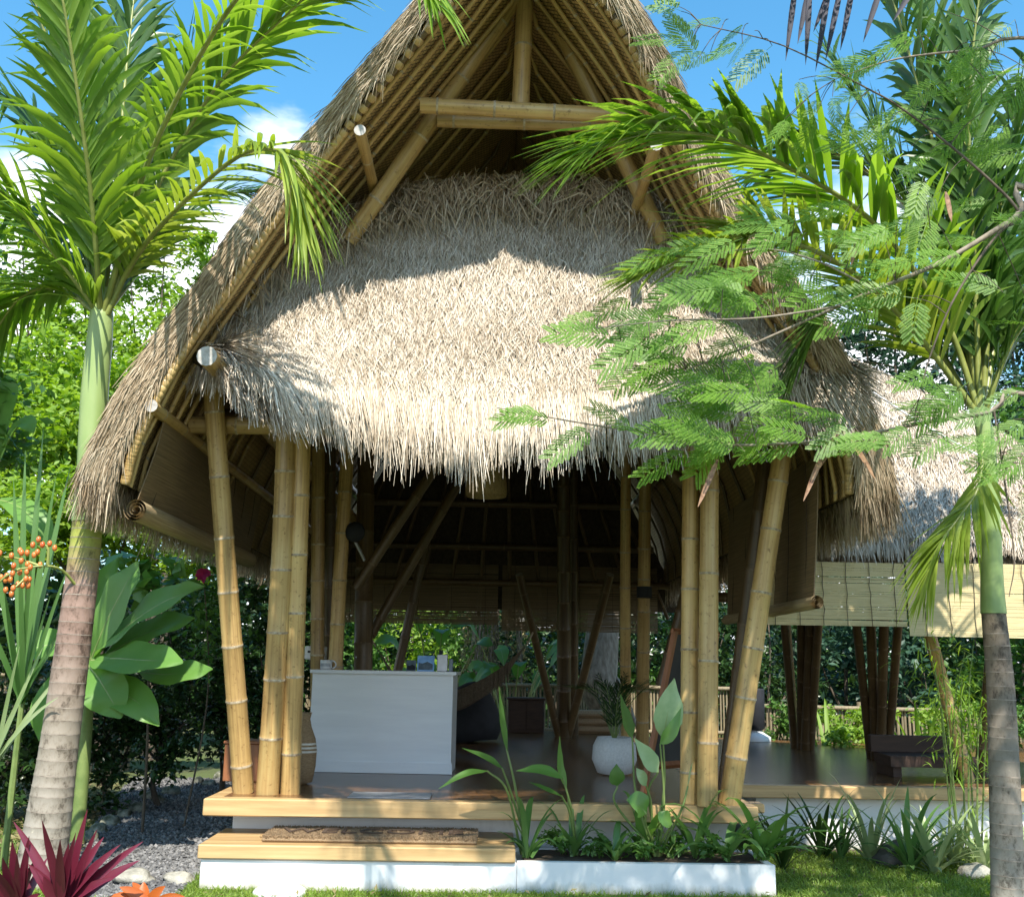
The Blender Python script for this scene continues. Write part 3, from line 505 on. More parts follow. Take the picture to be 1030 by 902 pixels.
# far blind with gaps between its slats, hung at the back opening
def hung_blind(name, label, a, b, z0, z1, roll_r, mats, group=None, slat=False, bend=.0, gap=.005):
    # sheet from a to b (xy) between z1 (top) and z0 (bottom); a roll at the foot unless roll_r = 0; cords
    a = np.asarray(a, float); b = np.asarray(b, float); base = A(*(a+b)/2, z0); r = thing(name, label, 'blind', base, group)
    mb = MB(); tdir = unit(b-a); nrm = A(-tdir[1], tdir[0]); n_ = 26
    if slat:
        z = z0; 
        while z < z1:
            w = rng.uniform(.014, .02); mb2 = A(*a, z), A(*b, z); sag = rng.normal(0, .003)
            v = [(*a, z), (*b, z+sag), (*b, z+sag+w), (*a, z+w)]; v2 = [(x+nrm[0]*.006, y+nrm[1]*.006, zz) for x, y, zz in v]
            mb.add(v+v2, [(0, 1, 2, 3), (5, 4, 7, 6), (3, 2, 6, 7), (1, 0, 4, 5)], 0, [(0, z*3), (3, z*3), (3, z*3+w*3), (0, z*3+w*3)]*2); z += w+rng.uniform(.0004, gap)
    else:
        Gs = np.stack([np.stack([A(*(a+(b-a)*u+nrm*(.05*bend*sin(u*5+v*3)+bend*.16*v*v)), z1+(z0-z1)*v) for v in np.linspace(0, 1, 8)]) for u in np.linspace(0, 1, n_)])
        grid(mb, Gs); nn_ = A(nrm[0], nrm[1], 0)*.008; grid(mb, Gs+nn_); grid(mb, np.stack([Gs[0], Gs[0]+nn_])); grid(mb, np.stack([Gs[-1], Gs[-1]+nn_])); grid(mb, np.stack([Gs[:, -1], Gs[:, -1]+nn_]))
    part(mb, 'sheet', mats[0], r)
    off = nrm*(bend*.16)
    if roll_r:
        mb = MB(); L_ = np.linalg.norm(b-a); k = 60; th = np.linspace(0, 6.2*pi, k); rad = roll_r*(1-.75*th/th[-1])
        sec = np.stack([rad*np.cos(th+pi), rad*np.sin(th+pi)], 1); prof = []
        for s in np.linspace(-.04, L_+.04, 5):
            c = a+off+tdir*s; prof.append(np.stack([c[0]+nrm[0]*sec[:, 0], c[1]+nrm[1]*sec[:, 0], z0+sec[:, 1]], 1))
        grid(mb, np.stack(prof), 0); 
        part(mb, 'roll', M_ROLL, r, True)
    for u in np.linspace(.08, .92, max(2, int(np.linalg.norm(b-a)/(.2 if mats is BLL else .42)))):
        pts = [A(*(a+(b-a)*u-nrm*.01+nrm*(bend*.16*t*t)+tdir*rng.normal(0, .004)), z1+(z0-z1)*t) for t in np.linspace(0, 1, 9)]; mb = MB(); tube(mb, pts, .0028, 5); part(mb, 'cord', mats[1], r)
    return r
BLD = [M_BLINDD, M_STRING]; BLL = [M_BLIND, M_STRING]
a_ = P(150, 410, 7.35); hung_blind('rolled_blind', 'brown woven blind half rolled up under the left eave of the tall pavilion', (-2.41, 10.6), (-2.41, 7.2), 2.53, 3.22, .085, BLD, bend=-.6)
hung_blind('rolled_blind', 'brown woven blind let down low beside the leaning right front post, with a rolled foot', (2.43, 10.4), (2.43, 7.55), 2.0, 3.1, .055, BLD, bend=-.3)
hung_blind('far_blind', 'dark slatted blind across the far side of the tall pavilion behind the reception counter', (-2.3, 15.5), (.1, 15.5), 2.1, 3.0, 0, BLD, slat=True)
hung_blind('far_blind', 'dark slatted blind across the far side of the tall pavilion behind the leaning blackboard', (.16, 15.5), (2.5, 15.5), 2.02, 3.0, 0, BLD, slat=True)

# ------------------------------------------------------------------ entrance step, planter, mat
st = thing('entrance_step', 'low white step with a golden timber tread in front of the deck', 'step', (-.9, 7.4, 0))
mb = MB(); box(mb, -1.93, .212, 7.405, 8.1, -.05, .19, 0, .006); part(mb, 'base', M_PLINTH, st)
mb = MB(); box(mb, -1.95, .2, 7.38, 8.105, .195, .285, 0, .007); part(mb, 'tread', M_TIMBER, st)
pt = thing('planter_box', 'long white plastered planter box running right from the entrance step', 'planter', (1.0, 7.4, 0))
mb = MB(); box(mb, .214, 1.98, 7.407, 7.46, -.05, .2); box(mb, .216, 1.98, 7.95, 8.02, -.05, .2); box(mb, .216, .26, 7.462, 7.948, -.05, .17); box(mb, 1.93, 1.977, 7.462, 7.948, -.05, .198); part(mb, 'wall', M_PLINTH, pt)
mb = MB(); box(mb, .263, 1.927, 7.463, 7.947, -.03, .192); part(mb, 'soil', M_SOIL, pt)
dm = thing('doormat', 'long brown coir welcome mat lying on the timber tread', 'doormat', (-.8, 7.7, .287))
mx0, mx1 = PZ(262, 845, .3)[0], PZ(480, 847, .3)[0]
mb = MB(); box(mb, mx0, mx1, 7.5, 7.98, .287, .315, 0, .012)
N = 9000; p = np.stack([rng.uniform(mx0, mx1, N), rng.uniform(7.5, 7.98, N), np.full(N, .312)], 1); d = unit(np.stack([rng.normal(0, .35, N), rng.normal(0, .35, N), np.ones(N)], 1)); straw(mb, p, d, np.tile(A(0, -1, 0), (N, 1)), .022, .006, 0, .002)
part(mb, 'coir', M_MAT, dm)
def text(s, size, root, m, name, loc, rot=(0, 0, 0), label=None):
    cu = bpy.data.curves.new('t', 'FONT'); cu.body = s; cu.size = size; cu.align_x = 'CENTER'; cu.extrude = .003; o = bpy.data.objects.new('t', cu); COL.objects.link(o)
    bpy.context.view_layer.update(); me = bpy.data.meshes.new_from_object(o.evaluated_get(bpy.context.evaluated_depsgraph_get())); bpy.data.objects.remove(o); bpy.data.curves.remove(cu)
    me.name = name; me.materials.clear(); me.materials.append(m); q = bpy.data.objects.new(name, me); COL.objects.link(q); q.parent = root; q.location = A(*loc)-BASE[root.name]; q.rotation_euler = rot; return q
text('WELCOME', .27, dm, M_MATTXT, 'lettering', ((mx0+mx1)/2, 7.64, .336))
dl = MB(); lathe(dl, [(.0005, .045), (.11, .052), (.155, .05), (.172, .035), (.175, -.02)], (0, 0, 0), 32); c_ = PZ(283, 893, .04)
solo(dl, 'round_white_disc', M_CEM, 'flat round white disc lying in the grass before the step', 'disc', (c_[0], c_[1]-.05, 0), smooth=True)

# ------------------------------------------------------------------ second pavilion
p2 = thing('pavilion', 'lower thatched pavilion joined at the right with bamboo blinds under its eave', 'pavilion', (4, 9.2, 0))
y2 = 9.2
mb = MB(); box(mb, 2.1, 8.0, y2+.1, 15.5, .526, .53); part(mb, 'deck', M_DECK, p2)
mb = MB(); box(mb, 2.09, 8.0, y2, y2+.12, .43, .534, 0, .008); part(mb, 'deck_edge', M_TIMBER, p2)
mb = MB(); box(mb, 2.35, 7.9, y2+.14, 15.4, -.05, .427); part(mb, 'plinth', M_PLINTH, p2)
S2 = [((785, 345, 11.3), (785, 450, 10.0), (785, 532, 8.95)), ((835, 352, 11.3), (840, 460, 10), (845, 534, 8.9)), ((890, 375, 11.2), (900, 470, 9.9), (905, 536, 8.9)), ((955, 406, 11.0), (965, 490, 9.9), (968, 538, 8.9)), ((1010, 436, 10.8), (1025, 505, 9.8), (1032, 540, 8.9)), ((1080, 480, 10.4), (1095, 530, 9.6), (1098, 544, 8.9)), ((1150, 540, 9.9), (1160, 570, 9.4), (1165, 554, 9.0))]
G2 = np.stack([catmull([P(*q) for q in r], 10) for r in S2]); G2 = np.stack([catmull(G2[:, j], 24) for j in range(10)], 1)
n2 = unit(np.cross(np.gradient(G2, axis=1), np.gradient(G2, axis=0))); Gv = G2-n2*.2
mb = MB(); grid(mb, G2-n2*.03); grid(mb, Gv); grid(mb, np.stack([G2[:, -1]-n2[:, -1]*.03, Gv[:, -1]])); grid(mb, np.stack([G2[0], Gv[0]]))
Gb2 = G2.copy(); Gb2[:, :, 1] = 2*G2[:, 0:1, 1]-G2[:, :, 1]; grid(mb, Gb2)
straw_on(mb, G2, 60000, 0, .95, .12, .3, .0065, .2, .01, (.004, .04), mat=1); straw_on(mb, G2, 10000, .86, 1, .16, .34, .008, .14, .12, (0, .03), mat=1); straw_on(mb, Gv, 2500, .9, 1, .15, .32, .008, .15, .12, (0, .02), mat=1)
part(mb, 'roof_thatch', [M_THBODY, M_THATCH], p2)
mb = MB(); tube(mb, catmull([P(876, 400, 10.55), P(925, 432, 10.3), P(985, 466, 10.1)], 12)+A(0, -.06, .05), .012, 6); part(mb, 'ridge_cord', M_WHITE, p2)
def post2(top, Y, bot, r, mats=BAMD, ext=.3, nm='post'):
    b = PZ(bot[0], bot[1], ZD); b[2] = ZD+.003; t_ = P(top[0], top[1], Y); mb = MB(); bamboo(mb, b, t_+unit(t_-b)*ext, r, r*.92, .45, 12); part(mb, nm, mats, p2, True)
for a, Y, b, r in (((789, 630), 12.4, (800, 752), .05), ((806, 630), 12.4, (806, 753), .055), ((815, 628), 12.3, (810, 754), .06), ((823, 630), 12.2, (815, 754), .055),
                   ((862, 632), 11.0, (876, 762), .05), ((876, 632), 11.0, (881, 763), .055), ((889, 634), 10.9, (886, 764), .055), ((903, 634), 10.9, (893, 764), .05)): post2(a, Y, b, r)
post2((935, 636), 9.6, (974, 786), .06, BAM, .5); post2((1000, 630), 10.0, (986, 780), .06, BAMD, .5)
for x0, x1, yy, zz in ((2.3, 7.2, 9.05, 2.42), (2.3, 7.2, 12.3, 2.35)):
    mb = MB(); bamboo(mb, (x0, yy, zz), (x1, yy, zz), .06, .06, .5, 12); part(mb, 'eave_beam', BAMD, p2, True)
e_ = P(770, 628, 8.72); e2 = P(911, 633, 8.7)
hung_blind('slat_blind', 'pale bamboo slat blind under the second eave, nearest the tall pavilion', (P(768, 600, 8.72)[0], 8.72), (P(911, 600, 8.7)[0], 8.7), e_[2], 2.42, 0, BLL, slat=True, gap=.0012)
hung_blind('slat_blind', 'pale bamboo slat blind under the second eave, behind the slim palm trunk', (P(913, 600, 8.69)[0], 8.69), (P(1120, 600, 8.68)[0], 8.68), P(950, 640, 8.69)[2], 2.42, 0, BLL, slat=True, gap=.0012)
mb = MB(); c_ = PZ(753, 786, ZD); box(mb, -.13, .1, -.1, .06, -.0, .07, 0, .01); lathe(mb, [(.028, -.17), (.028, -.02), (.06, -.01)], (0, 0, 0), 12, 1); lathe(mb, [(.07, -.2), (.07, -.17), (.028, -.165)], (0, 0, 0), 12, 1)
fo = solo(mb, 'post_foot', [M_TIMBER, M_METAL], 'short timber block on a grey metal foot at the deck corner', 'post foot', (P(753, 800, 8.4)[0], 8.4, .42))
#PART3
# ------------------------------------------------------------------ things on the deck
ct = thing('reception_counter', 'pale grey panelled reception counter standing on the deck', 'counter', (0, 0, 0))
ca, cb = PZ(309, 776, ZD), PZ(453, 779, ZD); hz = P(309, 673, ca[1])[2]; ca = ca+A(0, 0, 0); cb[1] = ca[1]-.05
mb = MB(); obox(mb, ca, cb, .6, ZD+.003, hz-.03); part(mb, 'panel', M_COUNTER, ct)
tv = unit(cb-ca); tv[2] = 0; nv = A(-tv[1], tv[0], 0)
mb = MB(); obox(mb, ca-tv*.02-nv*.03, cb+tv*.03-nv*.03, .66, hz-.03, hz); part(mb, 'top', M_COUNTER, ct)
mb = MB(); obox(mb, ca-tv*.012-nv*.015, cb+tv*.012-nv*.015, .03, ZD+.003, ZD+.1); part(mb, 'skirting', M_COUNTER, ct)
def oncounter(px, dpt=.15): 
    x = P(px, 670, ca[1]+dpt)[0]; return A(x, ca[1]+dpt, hz)
def card(px, w, h, lean, mats, name, label, cat, back=.03):
    c = oncounter(px); mb = MB(); v = [(-w/2, 0, 0), (w/2, 0, 0), (w/2, lean, h), (-w/2, lean, h)]; mb.add(v, [(0, 1, 2, 3)], 0)
    v2 = [(x, y+.006, z) for x, y, z in v]; mb.add(v2, [(3, 2, 1, 0)], 1); mb.add(v+v2, [(0, 4, 5, 1), (2, 6, 7, 3), (1, 5, 6, 2), (3, 7, 4, 0)], 1)
    mb.add([(-w*.42, -.002+lean*.1, h*.1), (w*.42, -.002+lean*.1, h*.1), (w*.42, -.002+lean*.45, h*.45), (w*.1, -.002+lean*.62, h*.62), (-w*.2, -.002+lean*.5, h*.5), (-w*.42, -.002+lean*.55, h*.55)], [(0, 1, 2, 3, 4, 5)], 2)
    mb.add([(-.03, .005, 0), (.03, .005, 0), (.03, .09, 0), (0, lean+.008, h*.7)], [(0, 1, 2), (2, 3, 0), (1, 3, 2), (0, 3, 1)], 1)
    return solo(mb, name, mats, label, cat, tuple(c))
card(428, .16, .145, .05, [M_BLUE, M_GLASS, M_PHOTO], 'display_card', 'blue picture card standing on the counter', 'card')
card(413.5, .09, .10, .04, [M_PHOTO, M_GLASS, M_DARK], 'display_card', 'small dark picture card left of the blue one on the counter', 'card')
mb = MB(); box(mb, -.05, .05, -.05, .05, 0, .16, 0, .006); box(mb, -.035, .0, -.03, .03, .16, .2, 1, .004); box(mb, .06, .1, -.04, .05, 0, .12, 2, .004)
solo(mb, 'leaflet_holder', [M_METAL, M_DARK, M_PHOTO], 'grey leaflet holder at the right end of the counter', 'holder', tuple(oncounter(445)))
mb = MB(); lathe(mb, [(.03, 0), (.055, .004), (.058, .09), (.054, .09), (.05, .01), (0, .01)], (0, 0, 0), 20); th_ = np.linspace(-1.4, 1.4, 9); tube(mb, [A(.052+.04*cos(a), 0, .047+.036*sin(a)) for a in th_], .007, 6)
for i in range(9): a = -pi/2+(i-4)*.2; mb.add([(.0592*cos(a-.05), .0592*sin(a-.05), .03), (.0592*cos(a+.05), .0592*sin(a+.05), .03), (.0592*cos(a+.03), .0592*sin(a+.03), .062), (.0592*cos(a-.05), .0592*sin(a-.05), .058)], [(0, 1, 2, 3)], 1)
solo(mb, 'mug', [M_GLASS, M_PHOTO], 'white patterned mug at the left end of the counter', 'mug', tuple(oncounter(328, .12)), smooth=True)
c = oncounter(317, .4); mb = MB(); box(mb, -.1, .1, -.06, .06, .09, .22, 0, .012); box(mb, -.07, .02, -.063, -.055, .155, .175, 1); box(mb, -.05, .05, -.04, .04, 0, .09, 1, .006)
solo(mb, 'card_machine', [M_GLASS, M_DARK], 'white box with a dark slot behind the mug on the counter', 'device', tuple(c))
# woven jug, wooden box, thin mat
c = PZ(303, 788, ZD); vz = MB(); pr = [(.05, 0), (.11, .02), (.135, .16), (.14, .3), (.12, .42), (.075, .52), (.055, .6), (.07, .66), (.06, .66), (.04, .58)]
lathe(vz, pr, (0, 0, 0), 28, 0); 
for z in (.30, .335, .37): rr = np.interp(z, [.16, .3, .42], [.135, .14, .12])+.003; lathe(vz, [(rr, z-.009), (rr+.004, z), (rr, z+.009)], (0, 0, 0), 28, 1)
vz.v = [v*A(.8, .8, .86) for v in vz.v]; solo(vz, 'woven_jug', [M_BASKET, M_CREAM], 'tall woven jug with three cream bands behind the left front posts', 'jug', tuple(c), smooth=True)
c = PZ(243, 786, ZD); mb = MB(); box(mb, -.16, .16, 0, .3, .001, .30, 0, .006); box(mb, -.17, .17, -.01, .31, .30, .325, 0, .006)
solo(mb, 'wooden_box', M_RWOOD, 'small brown wooden box on the deck behind the leaning left post', 'box', tuple(c))
a, b = PZ(350, 802, ZD), PZ(433, 803, ZD); mb = MB(); box(mb, 0, b[0]-a[0], 0, .32, .001, .012, 0, .003); solo(mb, 'thin_mat', M_METAL, 'thin grey mat at the deck edge in front of the counter', 'mat', (a[0], 7.93, ZD))
# pendant lamp
lp = thing('pendant_lamp', 'bell shaped woven pendant lamp hanging behind the thatch fringe', 'lamp', tuple(P(489, 499, 9.2)))
c = BASE[lp.name]; mb = MB(); lathe(mb, [(.185, 0), (.19, .05), (.18, .17), (.15, .28), (.1, .36), (.04, .4), (.035, .39), (.09, .35), (.14, .27), (.172, .16), (.18, .0)], c, 28); part(mb, 'lamp_shade', M_LAMP, lp, True)
mb = MB(); tube(mb, [c+A(0, 0, .39), c+A(0, 0, 2.2)], .008, 6); part(mb, 'cord', M_STRING, lp)
# leaning blackboard on an easel
ez = thing('blackboard_easel', 'leaning blackboard in a reddish wooden easel frame beside the right front posts', 'easel', tuple(PZ(660, 800, ZD)))
t0, b0 = P(679, 634, 8.55), PZ(647, 797, ZD); t1_, b1 = t0+A(.42, .35, 0), b0+A(.45, .38, 0); b0[2] += .004; b1[2] += .004
for q0, q1 in ((t0, b0), (t1_, b1)):
    mb = MB(); tube(mb, [q0, q1], .028, 4); part(mb, 'leg', M_RWOOD, ez)
mb = MB(); tube(mb, [t0*.5+t1_*.5, A(*(b0*.5+b1*.5)[:2], ZD+.004)+A(.34, -.42, 0)], .022, 4); part(mb, 'leg', M_RWOOD, ez)
mb = MB(); f0, f1 = .02, .82; q = [t0+(b0-t0)*f0, t1_+(b1-t1_)*f0, t1_+(b1-t1_)*f1, t0+(b0-t0)*f1]; n_ = unit(np.cross(q[1]-q[0], q[3]-q[0]))*.012; mb.add(q+[x+n_ for x in q], [(0, 1, 2, 3), (7, 6, 5, 4), (0, 4, 5, 1), (1, 5, 6, 2), (2, 6, 7, 3), (3, 7, 4, 0)]); part(mb, 'board', M_BOARD, ez)
mb = MB(); tube(mb, [q[3]-A(.02, .015, .03), q[2]+A(.02, .015, -.03)], .03, 4); part(mb, 'rail', M_RWOOD, ez); mb = MB(); tube(mb, [q[0]-A(.02, .015, -.02), q[1]+A(.02, .015, .02)], .025, 4); part(mb, 'rail', M_RWOOD, ez)
# white pot with a fern palm
pp = thing('potted_palm', 'small dark fern palm in a round white speckled pot inside the pavilion', 'potted plant', tuple(PZ(618, 779, ZD)))
c = BASE[pp.name]; mb = MB(); lathe(mb, [(.1, .003), (.16, .02), (.21, .14), (.2, .26), (.16, .34), (.15, .34), (.17, .25), (.1, .22), (0, .24)], c, 32); part(mb, 'pot', M_CEM, pp, True)
def frond(mb, path, nl, L, w, mat, rmat, r=.012, lift=.25, droop=.35, npt=36, a0=42, a1=14, start=.12, nseg=4, width_prof=(.35, .9, 1, .8, .45, .03), vary=.12):
    pts = catmull(path, npt); tg = unit(np.gradient(pts, axis=0)); oh = pts[-1]-pts[0]; oh[2] = 0
    if np.linalg.norm(oh) < .25: oh = np.cross(tg[0], A(1, 0, 0))*0+A(.3, -1, 0)
    side = unit(np.cross(unit(oh), A(0, 0, 1)))
    tube(mb, pts, np.linspace(r, r*.18, npt), 6, rmat)
    for i in range(nl):
        s = start+(1-start)*(i+.5)/nl
        for sg in (-1, 1):
            ss = min(.999, max(start, s+rng.normal(0, .004))); x = ss*(npt-1); j = min(int(x), npt-2); f_ = x-j; b = pts[j]*(1-f_)+pts[j+1]*f_; t_ = tg[j]; nrm = unit(np.cross(side, t_)); 
            sd = unit(np.cross(t_, nrm)); a = radians(a0+(a1-a0)*s+rng.normal(0, 5)); lv = lift+rng.normal(0, vary)
            d = t_*cos(a)+sg*sd*sin(a)+nrm*lv; Lf = L*np.interp(s, [0, .15, .45, .8, 1], [.55, .85, 1, .75, .38])*rng.uniform(.88, 1.1)
            blade(mb, b, d, Lf, w*np.interp(s, [0, .3, 1], [.8, 1, .6]), nrm, droop*rng.uniform(.5, 1.5), -.3, nseg, mat, width_prof, rng.normal(0, .15))
mb = MB()
for i in range(12):
    a = i*2.4; e = rng.uniform(.35, .62); top = c+A(0, 0, .3)
    frond(mb, [top, top+A(cos(a)*e*.35, sin(a)*e*.35, .42), top+A(cos(a)*e, sin(a)*e, rng.uniform(.45, .7))], 16, .2, .018, 0, 1, .006, .1, .2, 14, nseg=2)
part(mb, 'foliage', [M_DEEP, M_STEM], pp)
# far furniture
c = PZ(529, 737, ZD); mb = MB(); box(mb, -.27, .27, 0, .4, .001, .48, 0, .01); box(mb, -.24, -.01, -.012, 0, .05, .44, 0, .004); box(mb, .01, .24, -.012, 0, .05, .44, 0, .004); box(mb, -.29, .29, -.02, .42, .48, .51, 0, .006); solo(mb, 'low_cabinet', M_DWOOD, 'low dark red-brown cabinet at the far side of the deck', 'cabinet', tuple(c))
cu = [thing('floor_cushion', l, 'cushion', tuple(PZ(596, 738, ZD)+A(0, 0, z)), 'stacked floor cushions') for l, z in (('lowest flat cushion of the dim stack by the pale tree trunk', .003), ('middle flat cushion of the dim stack by the pale tree trunk', .115), ('topmost flat cushion of the dim stack by the pale tree trunk', .227))]
for o in cu:
    c = BASE[o.name]; mb = MB(); box(mb, c[0]-.3, c[0]+.3, c[1], c[1]+.5, c[2], c[2]+.108, 0, .04); part(mb, 'cover', M_STRAP if 0 else M_BASKET, o)
c = PZ(472, 746, ZD); mb = MB()
lathe(mb, [(.2, .003), (.36, .04), (.42, .2), (.36, .42), (.26, .6), (.16, .72), (.05, .76), (0, .76)], (0, 0, 0), 24); mb.v[-1] = mb.v[-1]+np.sin(mb.v[-1][:, [1, 2, 0]]*9)*.025
solo(mb, 'bean_bag', M_DARK, 'dark bean bag seat in the hammock corner beyond the counter', 'bean bag', tuple(c), smooth=True)
hm_ = thing('hammock', 'pale string hammock slung up to the right beyond the counter', 'hammock', tuple(P(470, 726, 13)))
hp = catmull([P(378, 650, 13.0), P(410, 706, 12.9), P(450, 716, 12.8), P(478, 706, 12.7), P(506, 682, 12.7), P(530, 648, 12.8)], 30); wd = np.sin(np.linspace(.08, pi-.08, 30))*.12
mb = MB(); Hg = np.stack([hp+np.outer(wd, A(.05, q_, 0))+np.outer(np.sin(np.linspace(0, pi, 30))*abs(q_)**2*.25, A(0, 0, 1)) for q_ in np.linspace(-1, 1, 9)], 1); grid(mb, Hg); N = 500; u = rng.uniform(.15, .85, N); p = bil(Hg, u, np.zeros(N)); straw(mb, p, np.tile(A(0, 0, -1), (N, 1)), np.tile(A(0, -1, 0), (N, 1)), .22, .008, 0, 0); part(mb, 'netting', m_plain('hammock_string', (.08, .06, .04), (.16, .125, .085), 40, .9), hm_)
for k_, e in ((0, P(372, 640, 13.0)), (-1, P(536, 636, 12.9))):
    mb = MB(); tube(mb, [hp[k_], e], .012, 6); part(mb, 'rope', M_ROPE, hm_)
dp = thing('tall_planter', 'dark tall planter on a white base just right of the leaning front post', 'planter', tuple(PZ(761, 745, ZD))); c = BASE[dp.name]
mb = MB(); lathe(mb, [(.2, .003), (.2, .06), (.1, .12), (.06, .16)], c, 20); part(mb, 'base', M_GLASS, dp, True); mb = MB(); lathe(mb, [(.09, .15), (.12, .18), (.13, .7), (.12, .72), (0, .7)], c, 20); part(mb, 'body', M_DARK, dp, True)
bn = thing('low_bench', 'dark low bench along the edge of the second deck', 'bench', (4.2, 10.6, ZD)); 
b0, b1 = PZ(897, 782, ZD), PZ(985, 784, ZD); mb = MB(); obox(mb, b0, b1, .55, ZD+.1, ZD+.2); part(mb, 'seat', M_DWOOD, bn); mb = MB(); obox(mb, b0+A(0, .5, 0), b1+A(0, .5, 0), .1, ZD+.203, ZD+.36); part(mb, 'backrest', M_DWOOD, bn)
for f_ in (.05, .9):
    mb = MB(); q = b0+(b1-b0)*f_; box(mb, q[0], q[0]+.08, q[1]+.06, q[1]+.5, ZD+.002, ZD+.098); part(mb, 'leg', M_DWOOD, bn)
fn = thing('wall_fan', 'black fan on a pale bracket fixed to the inner posts', 'fan', tuple(P(357, 535, 9.9))); c = BASE[fn.name]
mb = MB(); lathe(mb, [(0, -.04), (.07, -.04), (.1, 0), (.07, .04), (0, .05)], (0, 0, 0), 22); v = mb.v[0]; mb.v[0] = v[:, [0, 2, 1]]+c; part(mb, 'guard', M_DARK, fn, True); mb = MB(); tube(mb, [c+A(.0, .02, -.08), c+A(.1, .05, -.27)], .016, 8); part(mb, 'bracket', M_METAL, fn)

# ------------------------------------------------------------------ palms
def trunkmat(name, stops, rings):
    m, t, p, o = newmat(name); tcn = t.nodes.new('ShaderNodeTexCoord'); sp = t.nodes.new('ShaderNodeSeparateXYZ'); t.links.new(tcn.outputs['UV'], sp.inputs[0]); n = noise(t, 16, 6, .7)
    ma = t.nodes.new('ShaderNodeMath'); ma.operation = 'MULTIPLY_ADD'; ma.inputs[1].default_value = .25; t.links.new(n.outputs['Fac'], ma.inputs[0]); t.links.new(sp.outputs['Y'], ma.inputs[2]); dv = t.nodes.new('ShaderNodeMath'); dv.operation = 'DIVIDE'; dv.inputs[1].default_value = 4.4; t.links.new(ma.outputs[0], dv.inputs[0])
    r = ramp(t, stops); t.links.new(dv.outputs[0], r.inputs[0]); sp2 = ramp(t, [(.38, (.3, .27, .24)), (.47, (.85, .83, .8)), (.56, (1, 1, 1)), (.64, (1.0, 1.0, 1.0)), (.7, (1.5, 1.52, 1.45))]); n2 = noise(t, 9, 7, .75, sc=(1, 1, .6)); t.links.new(n2.outputs['Fac'], sp2.inputs[0])
    mm = t.nodes.new('ShaderNodeMixRGB'); mm.blend_type = 'MULTIPLY'; mm.inputs[0].default_value = 1; t.links.new(r.outputs[0], mm.inputs[1]); t.links.new(sp2.outputs[0], mm.inputs[2]); t.links.new(mm.outputs[0], p.inputs['Base Color'])
    p.inputs['Roughness'].default_value = .75; bump(t, p, n2.outputs['Fac'], .3, .01); return m
TR_L = trunkmat('ringed_palm_trunk', [(0, (.3, .28, .24)), (.28, (.27, .23, .18)), (.42, (.25, .165, .13)), (.5, (.3, .2, .16)), (.535, (.3, .24, .1)), (.57, (.3, .33, .06)), (.7, (.3, .34, .06))], .08)
TR_R = trunkmat('slim_palm_trunk', [(0, (.26, .25, .22)), (.25, (.2, .175, .14)), (.42, (.19, .15, .115)), (.485, (.2, .16, .11)), (.5, (.16, .22, .06)), (.56, (.17, .24, .06))], .08)
M_SHAFT = m_plain('green_crownshaft', (.16, .26, .06), (.34, .42, .17), 1.6, .4, .03, (1, 1, .35)); M_RING = m_plain('leaf_scar', (.1, .075, .055), (.4, .34, .28), 14, .9); M_PALERING = m_plain('pale_ring', (.62, .62, .6), (.74, .74, .72), 20, .8)
def palm(name, label, pts, Y, shaft_from, base_z, group=None):
    c = [P(x, y, Y) for x, y, r in pts]; rad = np.array([r for x, y, r in pts]); o = np.argsort([q[2] for q in c]); c = np.array(c)[o]; rad = rad[o]
    b = c[0]+(c[1]-c[0])*(-c[0][2]/(c[1][2]-c[0][2])) if c[0][2] > 0 else c[0]; b[2] = 0; root = thing(name, label, 'palm', tuple(b), group)
    ctr = np.concatenate([[b-A(0, 0, .05)], c]); rr = np.concatenate([[rad[0]*1.12], rad]); zs = P(*shaft_from, Y)[2]
    cp = catmull(ctr, 200); cr_ = np.interp(cp[:, 2], ctr[:, 2], rr); k = np.searchsorted(cp[:, 2], zs); lowp, lowr = cp[:k+1], cr_[:k+1]
    ln = np.concatenate([[0], np.cumsum(np.linalg.norm(np.diff(lowp, axis=0), axis=1))]); st = []; z = .05; ri = []
    while z < ln[-1]-.05:
        st += [z-.012, z, z+.006, z+.014]; ri += [1.0, 1.012, 1.02, .995]; z += rng.uniform(.06, .1)*(1 if z < 1.5 else 1.0)
    st = np.array([0]+st+[ln[-1]]); ri = np.array([1]+ri+[1]); pp_ = np.stack([np.interp(st, ln, lowp[:, i]) for i in range(3)], 1)
    mt = [0]+[x for _ in range((len(st)-2)//4) for x in (0, 1, 0, 0)]; mt = mt[:len(st)-1]
    mb = MB(); tube(mb, pp_, np.interp(st, ln, lowr)*ri, 20, 0, True, mt); part(mb, 'trunk', [TR_L if shaft_from[0] < 500 else TR_R, M_RING], root, True)
    mb = MB(); hp_ = cp[k:]; hr = cr_[k:]; s_ = np.linspace(0, 1, len(hp_)); tube(mb, hp_, hr*(1+.06*np.exp(-(s_/.05)**2)), 20, 0); part(mb, 'crownshaft', M_SHAFT, root, True); return root
def fr(root, ctrl, nl, L, w, mats=(0, 1), m=None, r=.022, lift=.25, droop=.35, **k):
    mb = MB(); frond(mb, [P(*q) for q in ctrl], int(nl*2.0), L*1.5, w*1.4, 0, 1, r*1.15, lift*.8, droop*1.35, 40, **k); part(mb, 'frond', [m or M_PALM, M_RACH], root)
YL = 7.4
pl_ = palm('palm_tree', 'ringed palm with pale green crownshaft in front of the left eave', [(43, 862, .158), (58, 760, .128), (80, 600, .112), (90, 500, .1), (95, 400, .098), (100, 345, .092), (102, 318, .085), (104, 290, .05)], YL, (92, 528), 0)
fr(pl_, [(100, 318, 7.38), (88, 210, 7.3), (70, 120, 7.2), (35, 0, 7.0), (0, -110, 6.8)], 34, .75, .052)
